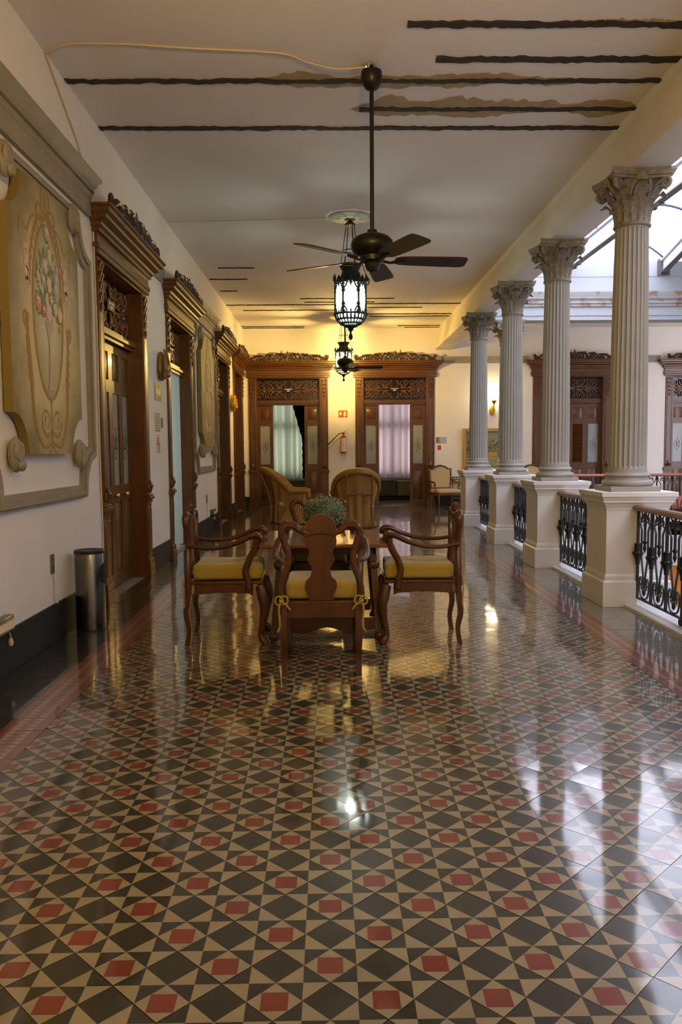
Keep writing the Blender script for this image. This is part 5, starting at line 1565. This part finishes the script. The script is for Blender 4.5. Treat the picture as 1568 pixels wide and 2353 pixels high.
# white cable down beside the first doorway, and cable across the ceiling to the fan
g = G(); rnd = random.Random(5)
pts = [(WL+0.012, 7.80+0.012*math.sin(z*3.1), z) for z in [0.30+0.16*i for i in range(22)]]+[(WL+0.012, 7.72, 3.86), (WL+0.01, 7.4, 4.2), (WL+0.01, 6.62, 4.595)]
g.tube(pts, 0.009, 5)
tag(obj('wall_cable', g, 'cable', smooth=80), 'pale cable running up the wall beside the first doorway', 'cable')
g = G(); cp = [(-2.19, 6.60, 4.595), (-1.995, 6.49, 4.60), (-1.856, 6.471, 4.60), (-1.496, 6.484, 4.60), (-1.107, 6.539, 4.6), (-0.374, 6.622, 4.6), (-0.173, 6.736, 4.59), (0.07, 6.83, 4.575), (0.31, 6.83, 4.585)]
g.tube(smooth_pts(cp, 4), 0.008, 6)
tag(obj('ceiling_cable', g, 'cable', smooth=80), 'pale cable across the ceiling to the near fan', 'cable')

g = G(); g.tube([(-2.19, 11.35, 4.606), (-1.2, 11.3, 4.606), (-0.3, 11.22, 4.606), (0.05, 11.17, 4.606)], 0.005, 5)
tag(obj('ceiling_cable', g, 'cable', smooth=80), 'thin cable across the ceiling to the round plaster ceiling rose', 'cable')

# steel bin
t = thing('steel_bin', 'brushed steel cylinder bin with black rim against the left wall', 'bin', (-2.025, 6.80, 0))
g = G(); g.lathe([(0.120, 0.012), (0.122, 0.02), (0.122, 0.655), (0.119, 0.66), (0.110, 0.64)], 40, caps=False); obj('body', g, 'steel', t)
g = G(); g.lathe([(0.121, 0.0), (0.121, 0.014), (0.10, 0.014)], 40); obj('foot_ring', g, 'black_plastic', t)
g = G(); g.lathe([(0.105, 0.645), (0.124, 0.648), (0.126, 0.668), (0.118, 0.676), (0.10, 0.668)], 40); obj('rim', g, 'black_plastic', t)
g = G(); n = 20; R = 0.1235; a0 = 0.12
vs = [(R*math.cos(a0), R*math.sin(a0), 0.48)]; K = 6
for k in range(1, K+1):
    for i in range(n):
        q = 2*PI*i/n; aa = a0+k/K*0.8*math.cos(q); vs.append((R*math.cos(aa), R*math.sin(aa), 0.48+k/K*0.095*math.sin(q)))
g.add(vs, [(0, 1+i, 1+(i+1) % n) for i in range(n)]+[(1+k*n+i, 1+(k+1)*n+i, 1+(k+1)*n+(i+1) % n, 1+k*n+(i+1) % n) for k in range(K-1) for i in range(n)])
obj('side_opening', g, 'dark_hole', t, label='black round side opening')

# ================================================================== PAINTED WALL PANELS
def outline_concave(hw, hh, nx, nz, k=8):
    """concave quarter-ellipse corners, counter-clockwise from the bottom right"""
    out = []
    def c(cx, cz, a0, a1):
        return [(cx+nx*math.cos(a0+(a1-a0)*i/k), cz+nz*math.sin(a0+(a1-a0)*i/k)) for i in range(k+1)]
    out += c(hw, -hh, PI, PI/2); out += c(hw, hh, 3*PI/2, PI); out += c(-hw, hh, 2*PI, 3*PI/2); out += c(-hw, -hh, PI/2, 0)
    return out
def loop_band(g, P, Q, y0, y1, m=0):
    n = len(P)
    vs = [(x, y1, z) for x, z in P]+[(x, y1, z) for x, z in Q]+[(x, y0, z) for x, z in P]+[(x, y0, z) for x, z in Q]
    fs = []
    for i in range(n):
        j = (i+1) % n
        fs += [(i, j, n+j, n+i), (i, 2*n+i, 2*n+j, j), (n+i, n+j, 3*n+j, 3*n+i)]
    g.add(vs, fs, m)
def petal(g, x, z, r, m, y, rnd, k=6):
    for i in range(k):
        a = 2*PI*i/k+rnd.random()
        cx, cz = x+r*0.5*math.cos(a), z+r*0.5*math.sin(a)
        g.add([(cx+r*0.55*math.cos(b), y-0.0001*i, cz+r*0.55*math.sin(b)) for b in [q*PI/4 for q in range(8)]], [tuple(range(8))], m)
def painted_panel(loc, label1, label2, name_n):
    # plaster moulding round the panel, with cornice and four scroll bosses
    fr = thing('trim_%d' % name_n, label2, 'moulding', loc, LR, kind='structure')
    g = G()
    P, Q = outline_concave(1.28, 1.24, 0.30, 0.34), outline_concave(1.17, 1.13, 0.30, 0.34)
    loop_band(g, P, Q, 0, -0.035)
    P2, Q2 = outline_concave(1.26, 1.22, 0.30, 0.34), outline_concave(1.215, 1.175, 0.30, 0.34)
    loop_band(g, P2, Q2, -0.03, -0.052)
    obj('moulding', g, 'stone_paint', fr, (0, 0, -0.13), smooth=40)
    g = G(); pr = [(0, 1.17), (0.04, 1.17), (0.04, 1.32), (0.05, 1.33), (0.05, 1.38), (0.07, 1.39), (0.07, 1.42), (0.09, 1.44), (0.095, 1.46), (0.125, 1.49), (0.13, 1.515), (0, 1.52)]
    g.sweep(pr, (-1.30, 1.30)); obj('cornice', g, 'stone_paint', fr, smooth=40)
    for sx in (1, -1):
        for sz in (1, -1):
            g = G(); g.ball((0, -0.04, 0), (0.10, 0.06, 0.155), 10, 8)
            g.tube(spiral(0, 0.03, 0.085, 0.02, -PI/2, 1.4, 16, -0.07, sx), 0.03, 6)
            g.ball((0.01, -0.085, -0.09), (0.06, 0.04, 0.055), 8, 6)
            obj('scroll_boss', g, 'stone_paint', fr, (0.73 if sx > 0 else -0.69, -0.02, -0.985 if sz < 0 else 0.985)).scale = (0.8, 0.8, 0.8)
    t = thing('painted_panel', label1, 'panel', loc, LR, 'painted decorative panels')
    g = G(); O = outline_concave(0.76, 0.985, 0.27, 0.29)
    n = len(O)
    g.add([(x, -0.075, z) for x, z in O], [tuple(range(n))], 0)
    g.add([(x, -0.075, z) for x, z in O]+[(x, -0.012, z) for x, z in O], [(i, n+i, n+(i+1) % n, (i+1) % n) for i in range(n)], 1)
    obj('board', g, ['panel_paint', 'panel_edge'], t, smooth=40)
    y = -0.0765
    g = G(); cz = 0.12
    ov = [(0.335*math.cos(2*PI*i/40), cz+(0.62 if math.sin(2*PI*i/40) > 0 else 0.70)*math.sin(2*PI*i/40)) for i in range(40)]
    g.add([(x, y, z-cz) for x, z in ov], [tuple(range(40))]); obj('painted_oval', g, 'oval_paint', t, (0, 0, cz), smooth=0)
    g = G(); loop_band(g, [(x*1.0, z) for x, z in ov], [(x*0.93, cz+(z-cz)*0.965) for x, z in ov], y, y-0.003); obj('oval_border', g, 'p_gold', t, smooth=0, label='ochre oval border')
    # painted scrollwork
    g = G()
    def T(pts, r, m=0): g.tube(pts, r, 4, m, flat=0.12, up=(0, 1, 0))
    for s in (1, -1):
        T(spiral(s*0.115, -0.74, 0.125, 0.03, PI*0.9, 1.8, 26, y, s), 0.013); T(spiral(s*0.115, -0.74, 0.09, 0.055, 0, 1, 18, y, s), 0.010, 1)
        T(smooth_pts([(s*0.02, y, -0.90), (s*0.20, y, -0.92), (s*0.36, y, -0.72), (s*0.40, y, -0.40), (s*0.44, y, -0.12), (s*0.42, y, 0.02)], 5), interp([0.012, 0.02, 0.03, 0.034, 0.025, 0.01], 26))
        T(spiral(s*0.47, -0.02, 0.06, 0.015, -PI/2, 1.2, 12, y, s), 0.014)
        T(spiral(s*0.42, 0.20, 0.05, 0.015, -PI/2, 1.3, 12, y, s), 0.008, 1)
        for k in range(9):
            a = 0.25+k*0.145; px, pz = 0.375*math.cos(a), cz+0.66*math.sin(a)
            T([(s*px, y, pz-0.06), (s*(px+0.025), y, pz), (s*px*0.97, y, pz+0.07)], [0.004, 0.024, 0.004])
        for k in range(10):
            px, pz = 0.30+0.14*math.sin(min(1, k/7)*PI/2), -0.80+k*0.085
            T([(s*px, y, pz), (s*(px+0.03), y, pz+0.03), (s*(px+0.025), y, pz+0.075)], [0.004, 0.02, 0.004])
        T(smooth_pts([(s*0.02, y, 0.80), (s*0.14, y, 0.86), (s*0.20, y, 0.78), (s*0.10, y, 0.74), (s*0.02, y, 0.79)], 4), 0.016)
        T(smooth_pts([(s*0.10, y, 0.76), (s*0.30, y, 0.72), (s*0.40, y, 0.60), (s*0.52, y, 0.66), (s*0.55, y, 0.55)], 4), 0.011)
        T(smooth_pts([(s*0.04, y, 0.80), (s*0.09, y, 0.93), (s*0.03, y, 0.97), (0, y, 0.82)], 4), 0.012)
        T(smooth_pts([(0, y, -0.90), (s*0.05, y, -0.96), (s*0.11, y, -0.985)], 4), 0.012)
    g.ball((0, y, 0.79), (0.04, 0.003, 0.035), 8, 5); T([(0, y, -0.57), (0, y, -0.62), (0, y, -0.90)], [0.03, 0.012, 0.02])
    obj('painted_scrolls', g, ['p_gold', 'p_pale'], t, smooth=0, label='ochre painted scrollwork')
    g = G(); rnd = random.Random(6)
    for s in (1, -1):
        for k in range(14):
            petal(g, s*(0.43+rnd.uniform(-.04, .03)), 0.36+rnd.uniform(-.12, .12), 0.03, 0, y-0.0005, rnd, 4)
    obj('painted_rose_sprays', g, 'p_pink', t, smooth=0)
    y2 = y-0.002
    g = G()
    T2 = lambda pts, r, m: g.tube(pts, r, 4, m, flat=0.1, up=(0, 1, 0))
    for i in range(120):
        a = rnd.uniform(-0.35, PI+0.35); r = rnd.uniform(0.08, 0.36)
        x0, z0 = 0.0, 0.10
        p1 = (x0+r*0.72*math.cos(a), y2, z0+r*1.15*math.sin(a)+0.03)
        d = rnd.uniform(-0.5, 0.5)+a
        T2([p1, (p1[0]+0.03*math.cos(d), y2, p1[2]+0.035*math.sin(d)), (p1[0]+0.05*math.cos(d), y2, p1[2]+0.07*math.sin(d))], [0.004, 0.013, 0.003], 0)
    for k in range(9):
        x = -0.11+0.03*k; T2([(x*0.5, y2, 0.15), (x, y2, 0.36+rnd.uniform(0, .1))], 0.004, 0)
    obj('painted_leaves', g, 'p_green', t, smooth=0)
    y3 = y-0.0035
    for nm, mm, spots in (('painted_red_flowers', 'p_red', [(-0.09, 0.085, .042)]), ('painted_rose_flowers', 'p_rose', [(-0.18, 0.13, .048)]),
                          ('painted_pink_flowers', 'p_pink', [(-0.04, 0.38, .045), (0.0, 0.08, .05), (0.08, 0.02, .035)]),
                          ('painted_yellow_flowers', 'p_yellow', [(0.02, 0.27, .05), (0.04, 0.44, .035), (0.04, 0.48, .03), (0.20, 0.10, .045), (-0.17, 0.30, .025)]),
                          ('painted_lilac_flowers', 'p_lilac', [(0.15, 0.33, .045), (0.14, 0.26, .045), (-0.08, 0.28, .04), (0.17, 0.40, .03), (0.0, 0.60, .05)]),
                          ('painted_cream_flowers', 'p_cream', [(0.12, 0.13, .042), (-0.03, 0.17, .035), (0.05, 0.18, .03)])):
        for x, z, r in spots:
            g = G(); yy = y3-rnd.random()*0.0005
            petal(g, x*1.25, 0.1+(z-0.1)*1.15, r*1.2, 0, yy, rnd, 7); petal(g, x*1.25+r*0.15, 0.1+(z-0.1)*1.15+r*0.2, r*0.62, 1, yy-0.0008, rnd, 5); petal(g, x*1.25-r*0.1, 0.1+(z-0.1)*1.15, r*0.28, 0, yy-0.0015, rnd, 4)
            obj('painted_flower', g, [mm, 'p_cream' if mm != 'p_cream' else 'p_pink'], t, smooth=0)
    g = G(); g.add([(x, y3, z) for x, z in ((-0.015, -0.20), (0.015, -0.20), (0.02, -0.12), (0.085, 0.0), (0.075, 0.02), (-0.075, 0.02), (-0.085, 0.0), (-0.02, -0.12))], [tuple(range(8))])
    g.add([(x, y3, z) for x, z in ((-0.07, -0.50), (0.07, -0.50), (0.03, -0.42), (0.015, -0.20), (-0.015, -0.20), (-0.03, -0.42))], [tuple(range(6))])
    obj('painted_vase', g, 'p_vase', t, smooth=0)
    g = G(); loop_band(g, [(0.04*math.cos(a), 0.66+0.065*math.sin(a)) for a in [2*PI*i/16 for i in range(16)]], [(0.032*math.cos(a), 0.66+0.055*math.sin(a)) for a in [2*PI*i/16 for i in range(16)]], y, y-0.004)
    obj('hanging_ring', g, 'etched', t, smooth=0)
    return t
painted_panel((WL, 6.29, 2.465), 'painted board with a flower vase in an ochre oval, the near one', 'plaster moulding with cornice framing the near painted board', 10)
painted_panel((WL, 14.45, 2.48), 'painted board with an ochre oval, the far one past the second doorway', 'plaster moulding with cornice framing the far painted board', 11)
